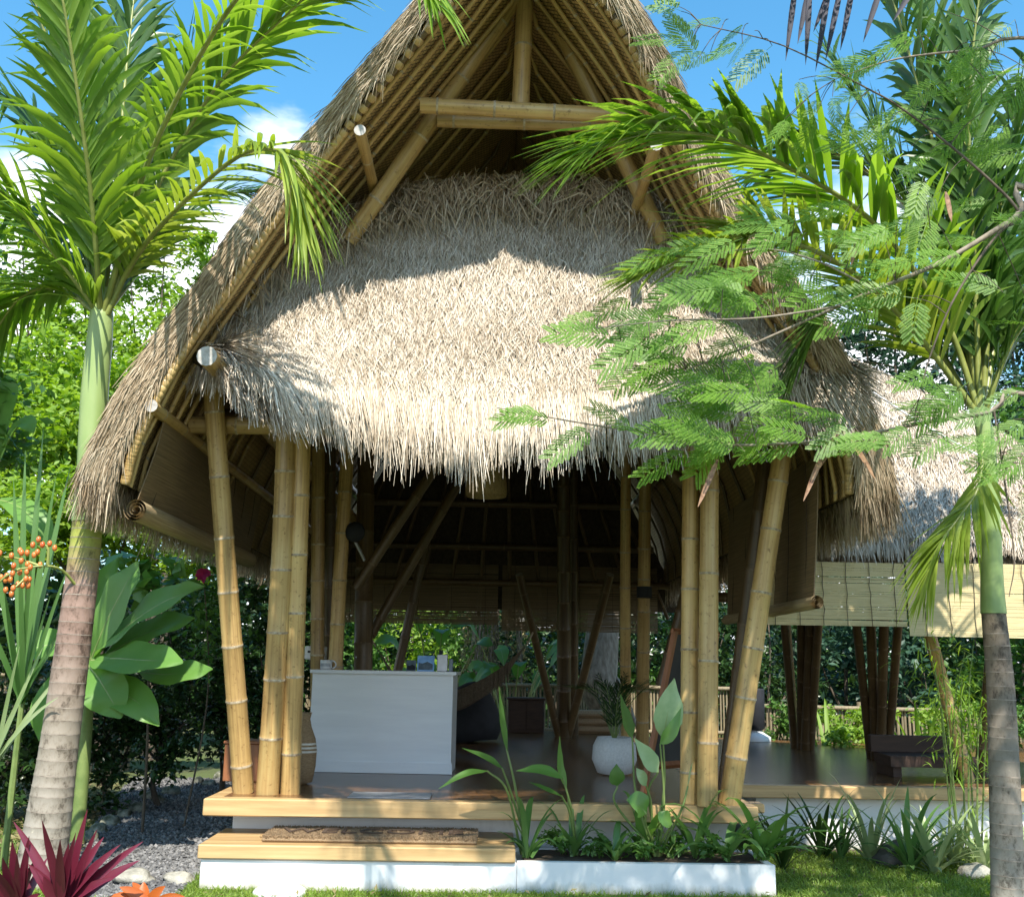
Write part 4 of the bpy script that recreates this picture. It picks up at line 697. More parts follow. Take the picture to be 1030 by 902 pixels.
fr(pl_, [(106, 318, 7.36), (130, 255, 7.3), (174, 157, 7.2), (228, 74, 6.9), (301, 3, 6.5), (345, -45, 6.2)], 36, .7, .056, lift=.4)
fr(pl_, [(108, 316, 7.36), (130, 270, 7.25), (164, 224, 6.8), (234, 161, 6.1), (278, 151, 5.7), (298, 181, 5.6), (306, 232, 5.55)], 34, .42, .032, m=M_PALMY, droop=.3, lift=.15)
fr(pl_, [(98, 316, 7.38), (87, 298, 7.3), (43, 241, 7.1), (0, 193, 6.9), (-60, 170, 6.7)], 28, .6, .046)
fr(pl_, [(99, 316, 7.45), (70, 200, 7.6), (20, 110, 7.8), (-70, 60, 8.0)], 30, .7, .05, m=M_PALMD)
fr(pl_, [(103, 316, 7.45), (118, 180, 7.6), (128, 60, 7.7), (145, -90, 7.9)], 34, .75, .055, m=M_PALMD)
fr(pl_, [(106, 316, 7.45), (140, 215, 7.7), (180, 100, 7.9), (235, 20, 8.1), (290, -30, 8.2)], 34, .7, .05, m=M_PALMD)
fr(pl_, [(98, 316, 7.45), (60, 255, 7.8), (10, 210, 8.1), (-50, 215, 8.3)], 28, .65, .045, m=M_PALMD)
fr(pl_, [(101, 316, 7.36), (92, 200, 6.9), (70, 40, 6.4), (40, -120, 6.0)], 32, .7, .05)
fr(pl_, [(98, 316, 7.4), (60, 290, 7.5), (20, 300, 7.7), (-15, 350, 7.9)], 26, .5, .04, m=M_PALM)
fr(pl_, [(104, 316, 7.36), (150, 160, 6.9), (230, 10, 6.0), (320, -70, 4.9), (400, -50, 4.0), (440, 5, 3.7)], 36, .34, .028, m=M_PALM)
fr(pl_, [(105, 316, 7.5), (150, 260, 7.9), (200, 205, 8.3), (260, 190, 8.6)], 26, .5, .04, m=M_PALMD)
mb = MB(); blade(mb, P(101, 320, 7.36), P(112, 60, 7.3)-P(101, 320, 7.36), 1.9, .07, (0, -1, .1), 0, .5, 6); part(mb, 'spear_leaf', M_PALM, pl_)
# its hanging fruit
mb = MB(); c0 = P(76, 588, 7.3); st_ = [catmull([c0, P(62, 573, 7.2), P(45, 569, 7.1), P(20, 572, 7.05)], 10), catmull([P(48, 569, 7.15), P(48, 550, 7.12), P(38, 548, 7.1)], 6), catmull([P(30, 570, 7.1), P(26, 580, 7.05), P(16, 590, 7.0)], 6), catmull([P(40, 569, 7.1), P(20, 562, 7.1), P(4, 560, 7.1)], 6), catmull([P(20, 572, 7.05), P(8, 578, 7.0), P(-6, 590, 7.0)], 6)]
for q in st_: tube(mb, q, np.linspace(.011, .006, len(q)), 6)
fs = part(mb, 'fruit_stalk', M_RACH, pl_, True)
for i in range(34):
    q = st_[1+i % 4][rng.integers(2, 6)] if i > 6 else st_[0][rng.integers(6, 10)]; c = q+rng.normal(0, .045, 3); mb = MB(); lathe(mb, [(0, -.024), (.012, -.019), (.0175, 0), (.012, .017), (0, .024)], c, 9); part(mb, 'fruit', M_BERRY, pl_, True, sub=fs)
YR = 7.0
pr_ = palm('palm_tree', 'slim palm with grey ringed trunk in front of the second pavilion', [(1014, 890, .105), (1007, 700, .09), (999, 610, .078), (996, 520, .066), (992, 450, .06), (987, 415, .055), (985, 390, .03)], YR, (999, 618), 0)
fr(pr_, [(986, 418, 6.98), (950, 320, 6.9), (880, 225, 6.5), (785, 164, 5.9), (718, 137, 5.5), (655, 134, 5.2), (600, 150, 5.0)], 56, .72, .042, lift=.35, droop=.3, m=M_PALM)
fr(pr_, [(985, 420, 6.98), (930, 345, 6.8), (860, 275, 6.3), (775, 236, 5.7), (740, 245, 5.5), (690, 258, 5.2), (640, 280, 5.0)], 54, .5, .032, lift=.35, droop=.2, m=M_PALMY)
fr(pr_, [(985, 416, 7.0), (965, 270, 7.0), (930, 110, 6.9), (880, -60, 6.8)], 36, .75, .055, m=M_PALMD)
fr(pr_, [(988, 416, 7.0), (1002, 240, 7.0), (1035, 100, 7.0), (1090, 0, 7.0)], 34, .75, .052, m=M_PALMD)
fr(pr_, [(984, 416, 7.05), (950, 290, 7.3), (890, 150, 7.5), (830, 50, 7.7)], 36, .7, .05, m=M_PALMD)
fr(pr_, [(986, 416, 6.98), (980, 260, 6.9), (975, 100, 6.7), (992, -60, 6.5)], 34, .7, .05, m=M_PALMD)
fr(pr_, [(989, 418, 6.98), (1020, 340, 6.8), (1060, 300, 6.7), (1110, 310, 6.6)], 26, .6, .045, m=M_PALMD)
fr(pr_, [(984, 418, 7.05), (930, 330, 7.4), (880, 290, 7.0), (835, 310, 6.9), (800, 370, 6.8)], 30, .5, .04, m=M_PALMD)
fr(pr_, [(985, 416, 7.05), (960, 300, 7.2), (905, 200, 7.4), (830, 150, 7.5), (790, 160, 7.5)], 36, .7, .05, m=M_PALMD)
fr(pr_, [(987, 416, 7.05), (985, 250, 7.3), (950, 60, 7.5), (900, -30, 7.6)], 36, .75, .055, m=M_PALMD)
fr(pr_, [(989, 416, 7.05), (1010, 300, 7.3), (1050, 200, 7.5), (1100, 160, 7.6)], 34, .7, .05, m=M_PALMD)
fr(pr_, [(990, 440, 6.95), (984, 490, 6.8), (965, 520, 6.75), (945, 548, 6.7), (930, 590, 6.68)], 24, .34, .024, m=M_PALMY, r=.013, droop=.3, lift=.1)

# ------------------------------------------------------------------ feathery tree whose boughs hang in from the right
ft = thing('feathery_tree', 'feathery leaved tree reaching in from the right with dry brown seed pods', 'tree', (4.3, 3.9, 0))
def limb(pts, r0, r1, name='limb', m=M_BARK, n=24):
    q = catmull(pts, n); mb = MB(); tube(mb, q, np.linspace(r0, r1, n), 8 if r0 > .02 else 6); part(mb, name, m, ft, True); return q
T = A(4.3, 3.9, 0); limb([T-A(0, 0, .1), T+A(-.05, .05, 1.4), T+A(.1, 0, 3), T+A(-.2, .1, 4.4), T+A(-.5, .1, 5.6)], .13, .07, 'trunk')
Ys = 4.6
l1 = limb([T+A(.05, .02, 2.4), P(1060, 198, Ys), P(1025, 217, Ys), P(950, 262, 4.6), P(870, 296, 4.6), P(760, 345, 4.7), P(690, 372, 4.8)], .02, .003)
l2 = limb([P(1027, 216, Ys), P(1010, 195, Ys), P(960, 150, 4.6), P(905, 108, 4.7), P(870, 88, 4.7), P(785, 45, 4.8), P(705, 25, 4.9)], .008, .0025, m=M_BARKD)
l3 = limb([T+A(0, .05, 1.8), P(1060, 402, 4.7), P(1000, 414, 4.7), P(930, 425, 4.8), P(850, 440, 4.8), P(750, 448, 4.9), P(690, 440, 4.9), P(600, 428, 5.0), P(500, 410, 5.0)], .014, .0025)
l4 = limb([P(880, 292, 4.6), P(820, 262, 4.6), P(760, 250, 4.7), P(690, 262, 4.8)], .006, .002); l5 = limb([P(845, 308, 4.6), P(760, 320, 4.5), P(680, 322, 4.5), P(600, 330, 4.6)], .006, .002)
l6 = limb([P(1027, 218, Ys), P(1000, 240, 4.5), P(960, 300, 4.4), P(935, 360, 4.4), P(925, 400, 4.4)], .008, .002, m=M_BARKD); l7 = limb([T+A(-.1, .05, 4), P(1060, 40, 4.6), P(980, 50, 4.6), P(900, 60, 4.6), P(840, 80, 4.7)], .012, .002)
l8 = limb([P(1000, 414, 4.7), P(1010, 480, 4.6), P(1020, 560, 4.6), P(1015, 600, 4.6)], .006, .002, m=M_BARKD)
oh_ = [limb([T+A(-.3, .1, 4.9), A(3.0, 3.5, 5.5), A(1.9, 3.4, 5.6), A(.8, 3.3, 5.5), A(.0, 3.3, 5.4)], .05, .01), limb([T+A(-.4, .1, 5.2), A(3.0, 3.7, 5.7), A(1.4, 3.9, 5.8), A(.2, 4.0, 5.8), A(-.7, 4.0, 5.7)], .04, .01), limb([T+A(-.2, .1, 4.6), A(3.4, 4.4, 5.6), A(2.4, 4.5, 5.8), A(1.2, 4.6, 5.8)], .04, .01)]
# bipinnate leaf: pairs of side stalks, each with pairs of tiny leaflets
def feather(npn=8, nl=22, L=.3, pl=.12, ll=.02, lw=.0062):
    Q = []
    for i in range(npn):
        x = L*(.22+.78*i/(npn-1)); plx = pl*np.interp(i/(npn-1), [0, .4, 1], [.75, 1, .8])
        for sg in (-1, 1):
            a = radians(58-22*i/(npn-1)); dv = A(cos(a), sg*sin(a), -.12); nv_ = A(-sin(a), sg*cos(a), 0)
            for k in range(nl):
                s = plx*(.1+.9*k/(nl-1)); b = A(x, 0, -.25*x*x/L)+dv*s+A(0, 0, -.9*s*s)
                for s2 in (-1, 1):
                    d = unit(dv*.5+nv_*s2+A(0, 0, .1)); t_ = unit(np.cross(d, A(0, 0, 1))); l_ = ll*np.interp(k/(nl-1), [0, .5, 1], [.8, 1, .6]); Q.append([b, b+d*l_*.5-t_*lw/2, b+d*l_, b+d*l_*.5+t_*lw/2])
    xs = np.linspace(0, L, 5)
    for a, b in zip(xs[:-1], xs[1:]): Q.append([A(a, -.0016, -.25*a*a/L), A(b, -.001, -.25*b*b/L), A(b, .001, -.25*b*b/L), A(a, .0016, -.25*a*a/L)])
    return np.array(Q)
FE = [feather(), feather(7, 20, .26, .1), feather(6, 18, .2, .1)]; FEo = feather(6, 6, .34, .14, .034, .016)
mbF = MB(); mbT = MB()
def put_leaf(b, d, up, sc=1, q=None):
    d = unit(d); s = unit(np.cross(np.asarray(up, float), d)); n = np.cross(d, s); R = np.stack([d, s, n]); Q = FE[rng.integers(3)] if q is None else q
    v = (Q*sc)@R+b; mbF.add(v.reshape(-1, 3), np.arange(len(Q)*4).reshape(-1, 4), 0)
limbs = np.concatenate([l1[6:], l2, l3[6:], l4, l5, l6, l7[6:], l8])
def scatter(N, x0, x1, y0, y1, Ya, Yb, ang=(150, 215), sc=(.7, 1.15)):
    for _ in range(N):
        b = P(rng.uniform(x0, x1), rng.uniform(y0, y1), rng.uniform(Ya, Yb)); j = np.argmin(np.linalg.norm(limbs-b, axis=1)); q = limbs[j]
        if np.linalg.norm(q-b) > .02: tube(mbT, catmull([q, q*.5+b*.5+A(0, 0, .02), b], 5), np.linspace(.0028, .0016, 5), 4)
        a = radians(rng.uniform(*ang)); d = A(cos(a), rng.normal(0, .35), sin(a)); put_leaf(b, d, A(rng.normal(0, .35), -1+rng.normal(0, .35), .55), rng.uniform(*sc))
scatter(26, 720, 930, 200, 310, 4.3, 4.8); scatter(16, 650, 800, 270, 350, 4.4, 4.8); scatter(9, 600, 720, 310, 370, 4.5, 4.8); scatter(12, 730, 870, 355, 430, 4.6, 5.0)
scatter(26, 880, 1060, 10, 150, 4.4, 4.9, (140, 260)); scatter(12, 900, 1050, 150, 300, 4.3, 4.8, (140, 260), (.6, .9)); scatter(16, 900, 1050, 300, 460, 4.4, 4.8, (140, 260), (.6, .95)); scatter(12, 680, 780, 0, 60, 4.7, 5.0, (120, 230), (.5, .9)); scatter(14, 700, 850, 400, 455, 4.7, 5.0); scatter(4, 1000, 1050, 460, 540, 4.5, 4.7, (170, 300), (.6, .9)); scatter(8, 770, 860, 60, 130, 4.6, 4.8, (180, 290), (.4, .6))
for b, e in (((545, 412), (472, 420)), ((600, 428), (512, 475)), ((640, 436), (600, 400)), ((640, 300), (555, 322)), ((660, 330), (565, 352)), ((690, 250), (610, 262)), ((740, 445), (690, 425)), ((560, 425), (500, 405)), ((740, 400), (640, 420)), ((700, 452), (640, 470)), ((735, 425), (690, 478)), ((860, 300), (800, 285))):
    a_ = P(*b, 4.9); d = P(*e, 4.85)-a_; put_leaf(a_, d, A(rng.normal(0, .3), -1, .7), min(np.linalg.norm(d)/.36, .95))
for q in oh_:
    for _ in range(62):
        b = q[rng.integers(4, len(q))]+rng.normal(0, .22, 3)*A(1, .7, .7); d = rng.normal(0, 1, 3); d[2] = d[2]*.3-.2; put_leaf(b, d, A(0, 0, 1), rng.uniform(.9, 1.3), FEo)
tw = MB(); tw.v = mbF.v+mbT.v; tw.uv = mbF.uv+mbT.uv; tw.f = mbF.f+[f+mbF.n for f in mbT.f]; tw.m = mbF.m+[m*0+1 for m in mbT.m]; tw.has_uv = False; part(tw, 'foliage', [M_FEATH, M_BARKD], ft)
def pod(a, b, w=.022):
    mb = MB(); blade(mb, a, b-a, np.linalg.norm(b-a), w, (0, -1, .2), .03, .35, 6, 0, (.3, .9, 1, .95, .7, .1)); v = mb.v[0]; mb.add(v+A(.002, .006, 0), mb.f[0][:, ::-1], 0); part(mb, 'seed_pod', M_POD, ft)
for (a, b, Yp) in (((722, 462), (702, 508), 4.85), ((832, 446), (808, 502), 4.8), ((856, 442), (880, 480), 4.8), ((951, 193), (957, 222), 4.5), ((862, 240), (856, 266), 4.6), ((845, 430), (824, 470), 4.8)): pod(P(*a, Yp), P(*b, Yp), .026)
for x, y in ((790, 58), (802, 42), (810, 62), (818, 30), (830, 58), (845, 48), (868, 40), (898, 20), (820, 68)):
    mb = MB(); a = P(x+rng.uniform(0, 25), -15, 5.2); blade(mb, a, P(x, y, 5.2)-a, np.linalg.norm(P(x, y, 5.2)-a), .035, (0, -1, .2), .05, .5, 5); part(mb, 'dry_leaf', M_DRYPOD, ft)
#PART4
# ------------------------------------------------------------------ trees, shrubs and fences around
def bush(name, label, cat, base, blobs, n, size, m, group=None, tr=.06, trunkm=M_BARKD, flat=.6, asp=.5, hang=.25, shell=.55, limbs_=True, kind=None):
    # blobs: (px, py, Y, radius in metres[, vertical squash]) clumps of the crown
    base = A(base[0], base[1], 0) if len(base) == 2 else np.asarray(base); root = thing(name, label, cat, tuple(base), group)
    if kind: root['kind'] = kind
    C = [(P(b[0], b[1], b[2]), b[3], b[4] if len(b) > 4 else .8) for b in blobs]; w = np.array([b[1]**2 for b in C]); w = w/w.sum(); mbl = MB(); pts = []
    for (c, r, sq), wi in zip(C, w):
        k = max(6, int(n*wi)); ns = max(5, k//55); d = unit(rng.normal(0, 1, (ns, 3))); cc = c+d*(r*rng.uniform(shell, 1.05, ns)[:, None])*A(1, 1, sq)
        q = cc[rng.integers(0, ns, k)]+rng.normal(0, 1, (k, 3))*r*.17*A(1, 1, .7); pts.append(q)
    q = np.concatenate(pts); q = q[q[:, 2] > .03]; leafcloud(mbl, q, size, 0, flat, asp, hang)
    mt = MB(); ctr = sum(c*wi for (c, r, s), wi in zip(C, w)); low = min(c[2]-r*s*.5 for c, r, s in C); fork = A(base[0]*.4+ctr[0]*.6, base[1]*.4+ctr[1]*.6, max(.15, low*.75))
    tube(mt, catmull([base-A(0, 0, .05), base*.5+fork*.5+rng.normal(0, .06, 3)*A(1, 1, 0), fork], 10), np.linspace(tr*1.2, tr*.8, 10), 8)
    for c, r, s in C: tube(mt, catmull([fork, fork*.4+c*.6+rng.normal(0, .1, 3), c+A(0, 0, r*.4*s)], 8), np.linspace(tr*.6, tr*.15, 8), 6)
    part(mt, 'trunk' if cat == 'tree' else 'stem', trunkm, root, True); part(mbl, 'crown' if cat == 'tree' else 'foliage', m, root); return root
gx = lambda px, Y: P(px, 760, Y)[0]
# left: sunlit lime trees and thin trees behind
g = 'sunlit trees left of the pavilion'
bush('lime_tree', 'bright lime green tree whose crown shows left of the palm trunk', 'tree', (gx(30, 15), 15), [(15, 400, 15, .95), (50, 375, 15.5, .8), (30, 455, 14.6, 1.0), (-30, 430, 15, 1.0), (65, 430, 14.8, .7)], 11000, .15, M_LIME, g, .09)
bush('lime_tree', 'bright green tree between the palm trunk and the left eave', 'tree', (gx(150, 16.5), 16.5), [(130, 400, 16.5, .9), (170, 395, 17, .8), (150, 450, 16.2, .9), (195, 430, 17, .9), (120, 470, 16, .8)], 11000, .15, M_LIME, g, .09)
bush('lime_tree', 'lower yellow green tree spreading just under the left eave corner', 'tree', (gx(110, 13), 13), [(100, 500, 13, .6), (60, 520, 13, .7), (140, 530, 13.2, .6), (20, 530, 12.6, .7), (180, 545, 13.5, .6)], 10000, .12, M_LIME, g, .07)
bush('thin_tree', 'tall thin tree with loose leaves against the cloud by the left roof edge', 'tree', (gx(165, 21), 21), [(165, 255, 21, .9), (200, 285, 21.5, .7), (130, 290, 21, .8), (185, 320, 21, .8), (150, 340, 20.5, .9), (215, 250, 21, .45), (130, 350, 21, 1.0), (190, 360, 21, 1.0), (230, 310, 21.5, .6)], 6000, .16, M_LIME, 'thin trees behind the left palm', .07)
bush('thin_tree', 'tall thin tree with loose leaves at the left border of the view', 'tree', (gx(25, 20), 20), [(20, 255, 20, .9), (55, 290, 20, .7), (10, 310, 20, .9), (70, 330, 20, .8), (-30, 280, 20, .9), (30, 350, 20, 1.1), (80, 350, 20, .9), (60, 250, 20, .6)], 6000, .16, M_LIME, 'thin trees behind the left palm', .07)
# dark hedge in shade left of the deck
g = 'dark shrubs along the left of the path'
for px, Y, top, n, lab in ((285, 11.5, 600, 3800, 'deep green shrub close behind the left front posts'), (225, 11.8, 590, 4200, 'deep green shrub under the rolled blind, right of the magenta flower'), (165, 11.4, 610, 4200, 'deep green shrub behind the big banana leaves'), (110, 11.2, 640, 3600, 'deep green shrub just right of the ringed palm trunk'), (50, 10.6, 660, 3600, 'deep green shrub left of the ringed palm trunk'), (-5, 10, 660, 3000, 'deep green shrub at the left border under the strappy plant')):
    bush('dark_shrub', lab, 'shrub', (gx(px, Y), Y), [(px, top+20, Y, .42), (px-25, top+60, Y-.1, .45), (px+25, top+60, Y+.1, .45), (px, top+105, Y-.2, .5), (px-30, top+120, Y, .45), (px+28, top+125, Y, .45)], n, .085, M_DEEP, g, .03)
c = P(205, 577, 9.9); fl = thing('flowering_shrub', 'shrub with one magenta flower under the rolled blind', 'shrub', (c[0], c[1], 0)); mb = MB(); tube(mb, catmull([A(c[0], c[1], 0), A(c[0]+.1, c[1]+.1, 1.2), c], 10), np.linspace(.01, .005, 10), 6); part(mb, 'stem', M_BARKD, fl)
mb = MB(); leafcloud(mb, np.concatenate([c+A(0, .2, -.25)+rng.normal(0, .14, (260, 3)), c+A(.15, .15, -.6)+rng.normal(0, .2, (260, 3))]), .09, 0, .6); part(mb, 'foliage', M_MID, fl)
mb = MB()
for i in range(14): a = i*2.4; blade(mb, c, A(cos(a), -.5+.3*sin(i), sin(a)*.8+.2), .085, .06, (0, -1, .3), .2, .3, 3)
part(mb, 'flower', M_FLOWER, fl)
# banana plants
bp = thing('banana_plant', 'banana plant with broad glossy leaves right of the ringed palm trunk', 'banana plant', tuple(A(gx(86, 8.9), 8.9, 0)))
mb = MB(); tube(mb, catmull([A(gx(86, 8.9), 8.9, -.03), P(88, 720, 8.9), P(90, 655, 8.9)], 8), np.linspace(.06, .035, 8), 10); part(mb, 'stem', M_STEM, bp, True)
for i, (pth, w, up) in enumerate((([(90, 668, 8.9), (105, 630, 8.7), (125, 590, 8.6), (140, 565, 8.6)], .38, (-.5, -1, .3)), ([(92, 662, 8.9), (125, 632, 8.6), (165, 605, 8.4), (205, 590, 8.3)], .44, (-.3, -.8, .9)), ([(92, 664, 8.85), (115, 662, 8.4), (150, 664, 8.1), (184, 665, 7.95)], .36, (0, -.9, .8)), ([(140, 676, 8.7), (165, 678, 8.5), (190, 676, 8.4), (214, 673, 8.35)], .24, (0, -.9, .7)), ([(88, 668, 8.8), (98, 680, 8.4), (110, 700, 8.3), (122, 722, 8.3)], .38, (-.2, -1, .4)), ([(88, 665, 8.9), (82, 640, 9), (95, 600, 9.1), (120, 560, 9.2)], .3, (.5, -1, .1)), ([(92, 670, 8.9), (130, 645, 8.75), (165, 630, 8.6), (196, 622, 8.5)], .32, (-.2, -.9, .8)), ([(90, 672, 8.8), (110, 690, 8.5), (138, 706, 8.3), (160, 730, 8.25)], .3, (.1, -1, .5)), ([(86, 668, 8.8), (60, 650, 8.6), (35, 652, 8.5), (15, 670, 8.45)], .32, (.1, -.9, .8)), ([(86, 672, 8.8), (66, 690, 8.6), (48, 715, 8.5), (40, 745, 8.5)], .3, (.3, -1, .4)))):
    mb = MB(); broad(mb, [P(*q) for q in pth], w, up, .3, .045, mat=0, ribmat=1, seed=i*2, nseg=22); part(mb, 'leaf', [M_BANANA, M_BANRIB], bp, True)
bq = thing('banana_plant', 'banana plant with ribbed upright leaves at the left border of the view', 'banana plant', tuple(A(gx(-10, 9.5), 9.5, 0)))
mb = MB(); tube(mb, catmull([A(gx(-10, 9.5), 9.5, -.03), P(-12, 640, 9.5), P(-8, 480, 9.5)], 8), np.linspace(.08, .04, 8), 10); part(mb, 'stem', M_STEM, bq, True)
for i, (pth, w, up) in enumerate((([(-10, 480, 9.5), (0, 420, 9.4), (8, 390, 9.3), (-5, 375, 9.3)], .2, (.3, -1, 0)), ([(-8, 480, 9.5), (10, 440, 9.3), (24, 425, 9.2), (34, 435, 9.2)], .26, (0, -.8, .8)), ([(-8, 500, 9.5), (20, 510, 9.2), (40, 530, 9.1), (50, 550, 9.1)], .26, (.2, -.8, .8)))):
    mb = MB(); broad(mb, [P(*q) for q in pth], w, up, .3, .03, mat=0, ribmat=1, seed=i*3+1); part(mb, 'leaf', [M_BANANA, M_BANRIB], bq, True)
bush('broad_leaf_plant', 'low broad leaved plant under the rolled blind, right of the banana leaves', 'plant', (gx(150, 9.6), 9.6), [(150, 590, 9.6, .22), (170, 575, 9.8, .2), (130, 570, 9.6, .2)], 110, .24, M_BROADL, None, .012, M_BARKD, .5, .6, .1)
# strappy plants at the left
def strappy(name, label, cat, c, blades, m, w, group=None, stemm=M_STEM, droop=.15, stemh=.1, fold=.35, sub='leaves'):
    root = thing(name, label, cat, (c[0], c[1], 0), group); mb = MB(); tube(mb, [(c[0], c[1], -.03), (c[0], c[1], max(c[2], .03)+stemh*.3)], [.03, .02], 7); part(mb, 'stem', stemm, root)
    for e, dr in blades:
        e = np.asarray(e, float); d = e-c+A(0, 0, dr*np.linalg.norm(e-c)); mb = MB(); L_ = np.linalg.norm(e-c)
        blade(mb, c+rng.normal(0, .012, 3), d, np.linalg.norm(d), w*rng.uniform(.8, 1.15), unit(A(-d[1]*0-.3*d[0], -.8, .55)), dr*L_/np.linalg.norm(d), fold, 8, 0, (.6, .95, 1, .95, .8, .5, .05)); part(mb, 'leaf', m, root)
    return root
c = P(22, 705, 7.9); strappy('strap_leaf_plant', 'tall strappy plant with long upright blades left of the palm trunk', 'plant', c, [(P(x, y, Yy), dd) for x, y, Yy, dd in ((12, 480, 7.8, .02), (28, 455, 7.9, .02), (44, 430, 8.0, .02), (58, 480, 7.7, .05), (72, 470, 8.0, .05), (-15, 520, 7.6, .1), (70, 560, 7.5, .12), (35, 560, 7.4, .05), (-25, 600, 7.5, .15), (80, 610, 7.4, .2), (50, 600, 7.3, .1), (5, 590, 7.3, .06), (18, 540, 7.4, .02), (62, 640, 7.3, .15))], M_STRAP, .05)
c = P(-4, 765, 7.5); strappy('strap_leaf_plant', 'pale stemmed strappy plant leaning out at the left border', 'plant', c, [(P(x, y, Yy), dd) for x, y, Yy, dd in ((30, 690, 7.3, .1), (45, 650, 7.4, .1), (20, 650, 7.2, .05), (70, 665, 7.4, .2), (-10, 640, 7.4, .05), (60, 700, 7.2, .25))], M_VARIEG, .045)
# red cordylines, orange bromeliad
def fan(c, spec, Y): return [(P(x, y, Y+rng.uniform(-.2, .2)), d) for x, y, d in spec]
c = P(18, 920, 6.0); strappy('cordyline', 'burgundy cordyline at the lower left corner', 'cordyline', c, fan(c, [(10, 845, .05), (28, 862, .05), (48, 862, .1), (-15, 870, .15), (2, 860, .05), (40, 895, .2), (-20, 900, .3), (22, 880, .03), (15, 858, .02), (36, 872, .1), (-5, 880, .1), (28, 840, .04)], 5.9), M_RED, .062, 'red cordylines')
c = P(62, 915, 5.9); strappy('cordyline', 'burgundy cordyline in front of the ringed palm trunk', 'cordyline', c, fan(c, [(14, 828, .12), (40, 826, .05), (86, 812, .05), (104, 846, .1), (138, 848, .12), (122, 852, .14), (70, 850, .03), (92, 838, .06), (30, 870, .2), (112, 885, .2), (138, 862, .2), (55, 868, .03), (78, 838, .03), (60, 846, .02), (98, 862, .1), (48, 880, .1), (84, 872, .1), (118, 868, .12), (30, 850, .1)], 5.85), M_RED, .058, 'red cordylines')
M_ORANGE = m_island('orange_bract', [(.1, (.3, .05, .012)), (.9, (.55, .16, .03))], .35, .2)
c = P(150, 912, 6.1); strappy('bromeliad', 'orange bromeliad beside the red cordylines', 'bromeliad', c, fan(c, [(122, 896, .2), (135, 890, .15), (168, 893, .2), (185, 900, .3), (150, 888, .1), (112, 905, .35)], 6.05), M_ORANGE, .06)

# planter plants
def pz_(px, Y, z=.2): q = P(px, 800, Y); return A(q[0], q[1], z)
def fanlow(px, Y, n, hgt, spread, m, w, name, label, group, cat='plant', z=.2, lean=0.0):
    c = pz_(px, Y, z); bl = []
    for i in range(n):
        a = i*2.4+rng.uniform(0, .5); s = spread*rng.uniform(.5, 1.1); bl.append((c+A(cos(a)*s+lean, sin(a)*s*.8-.05, hgt*rng.uniform(.15, 1.05)), rng.uniform(.25, .8) if z < .1 else rng.uniform(.35, 1.15)))
    root = thing(name, label, cat, (c[0], c[1], z), group)
    for e, dr in bl:
        L_ = np.linalg.norm(e-c); d = e-c+A(0, 0, dr*L_); mb = MB(); hz_ = unit(A(d[0], d[1], 0)+A(0, -1e-3, 0)); blade(mb, c+rng.normal(0, .015, 3)*A(1, 1, .3), d, np.linalg.norm(d), w*rng.uniform(.75, 1.2), unit(-hz_*.9+A(0, 0, .8)), dr*L_/np.linalg.norm(d), .3, 7, 0, (.55, .9, 1, .95, .75, .45, .04)); part(mb, 'leaf', m, root)
    return root
g = 'strappy plants in the white planter'
for px, n, h, sp, w, m, lab in ((540, 9, .32, .17, .04, M_STRAP, 'leftmost strappy plant in the planter, beside the timber tread'), (580, 10, .3, .2, .038, M_STRAP, 'strappy plant in the planter at the foot of the tall lance leaf'), (622, 10, .28, .2, .036, M_STRAP, 'strappy plant in the planter left of the big pale leaves'), (655, 9, .34, .18, .045, M_BROADL, 'broader leaved plant in the planter at the foot of the big pale leaves'), (692, 11, .36, .24, .042, M_STRAP, 'strappy plant in the planter in front of the straight right posts'), (735, 12, .38, .28, .05, M_STRAP, 'strappy plant in the planter in front of the leaning right post'), (770, 13, .34, .3, .05, M_BROADL, 'strappy plant spilling over the right end of the planter')):
    fanlow(px+rng.uniform(-9, 9), 7.62+rng.uniform(-.1, .12), int(n*rng.uniform(.9, 1.5)), h*rng.uniform(.85, 1.5), sp*rng.uniform(1.5, 2.1), m, w*rng.uniform(1.1, 1.5), 'strappy_plant', lab, g, lean=.1 if px > 760 else 0)
def stalks(name, label, cat, px, Y, items):
    c = pz_(px, Y); root = thing(name, label, cat, (c[0], c[1], .2))
    for (sp, lf, w, m, up) in items:
        q = catmull([c+rng.normal(0, .02, 3)*A(1, 1, 0)]+[P(*x) for x in sp], 12); mb = MB(); tube(mb, q, np.linspace(.011, .006, 12), 6); part(mb, 'stem', M_STEM, root, True)
        mb = MB(); broad(mb, [q[-1]]+[P(*x) for x in lf], w, up, .35, .02, (.08, .7, 1, .98, .8, .4, .03), mat=0, ribmat=1, seed=px); part(mb, 'leaf', [m, M_BANRIB], root, True)
    return root
stalks('heliconia', 'thin heliconia with drooping lance leaves at the left end of the planter', 'heliconia', 527, 7.7, [([(518, 790, 7.6), (510, 755, 7.6)], [(505, 725, 7.6), (502, 690, 7.65)], .075, M_MID, (1, -.7, 0)), ([(515, 800, 7.55), (505, 772, 7.5)], [(490, 762, 7.45), (465, 752, 7.4)], .06, M_MID, (0, -.7, .8)), ([(510, 795, 7.5), (490, 775, 7.4)], [(468, 778, 7.3), (441, 793, 7.25)], .06, M_MID, (0, -.6, .8))])
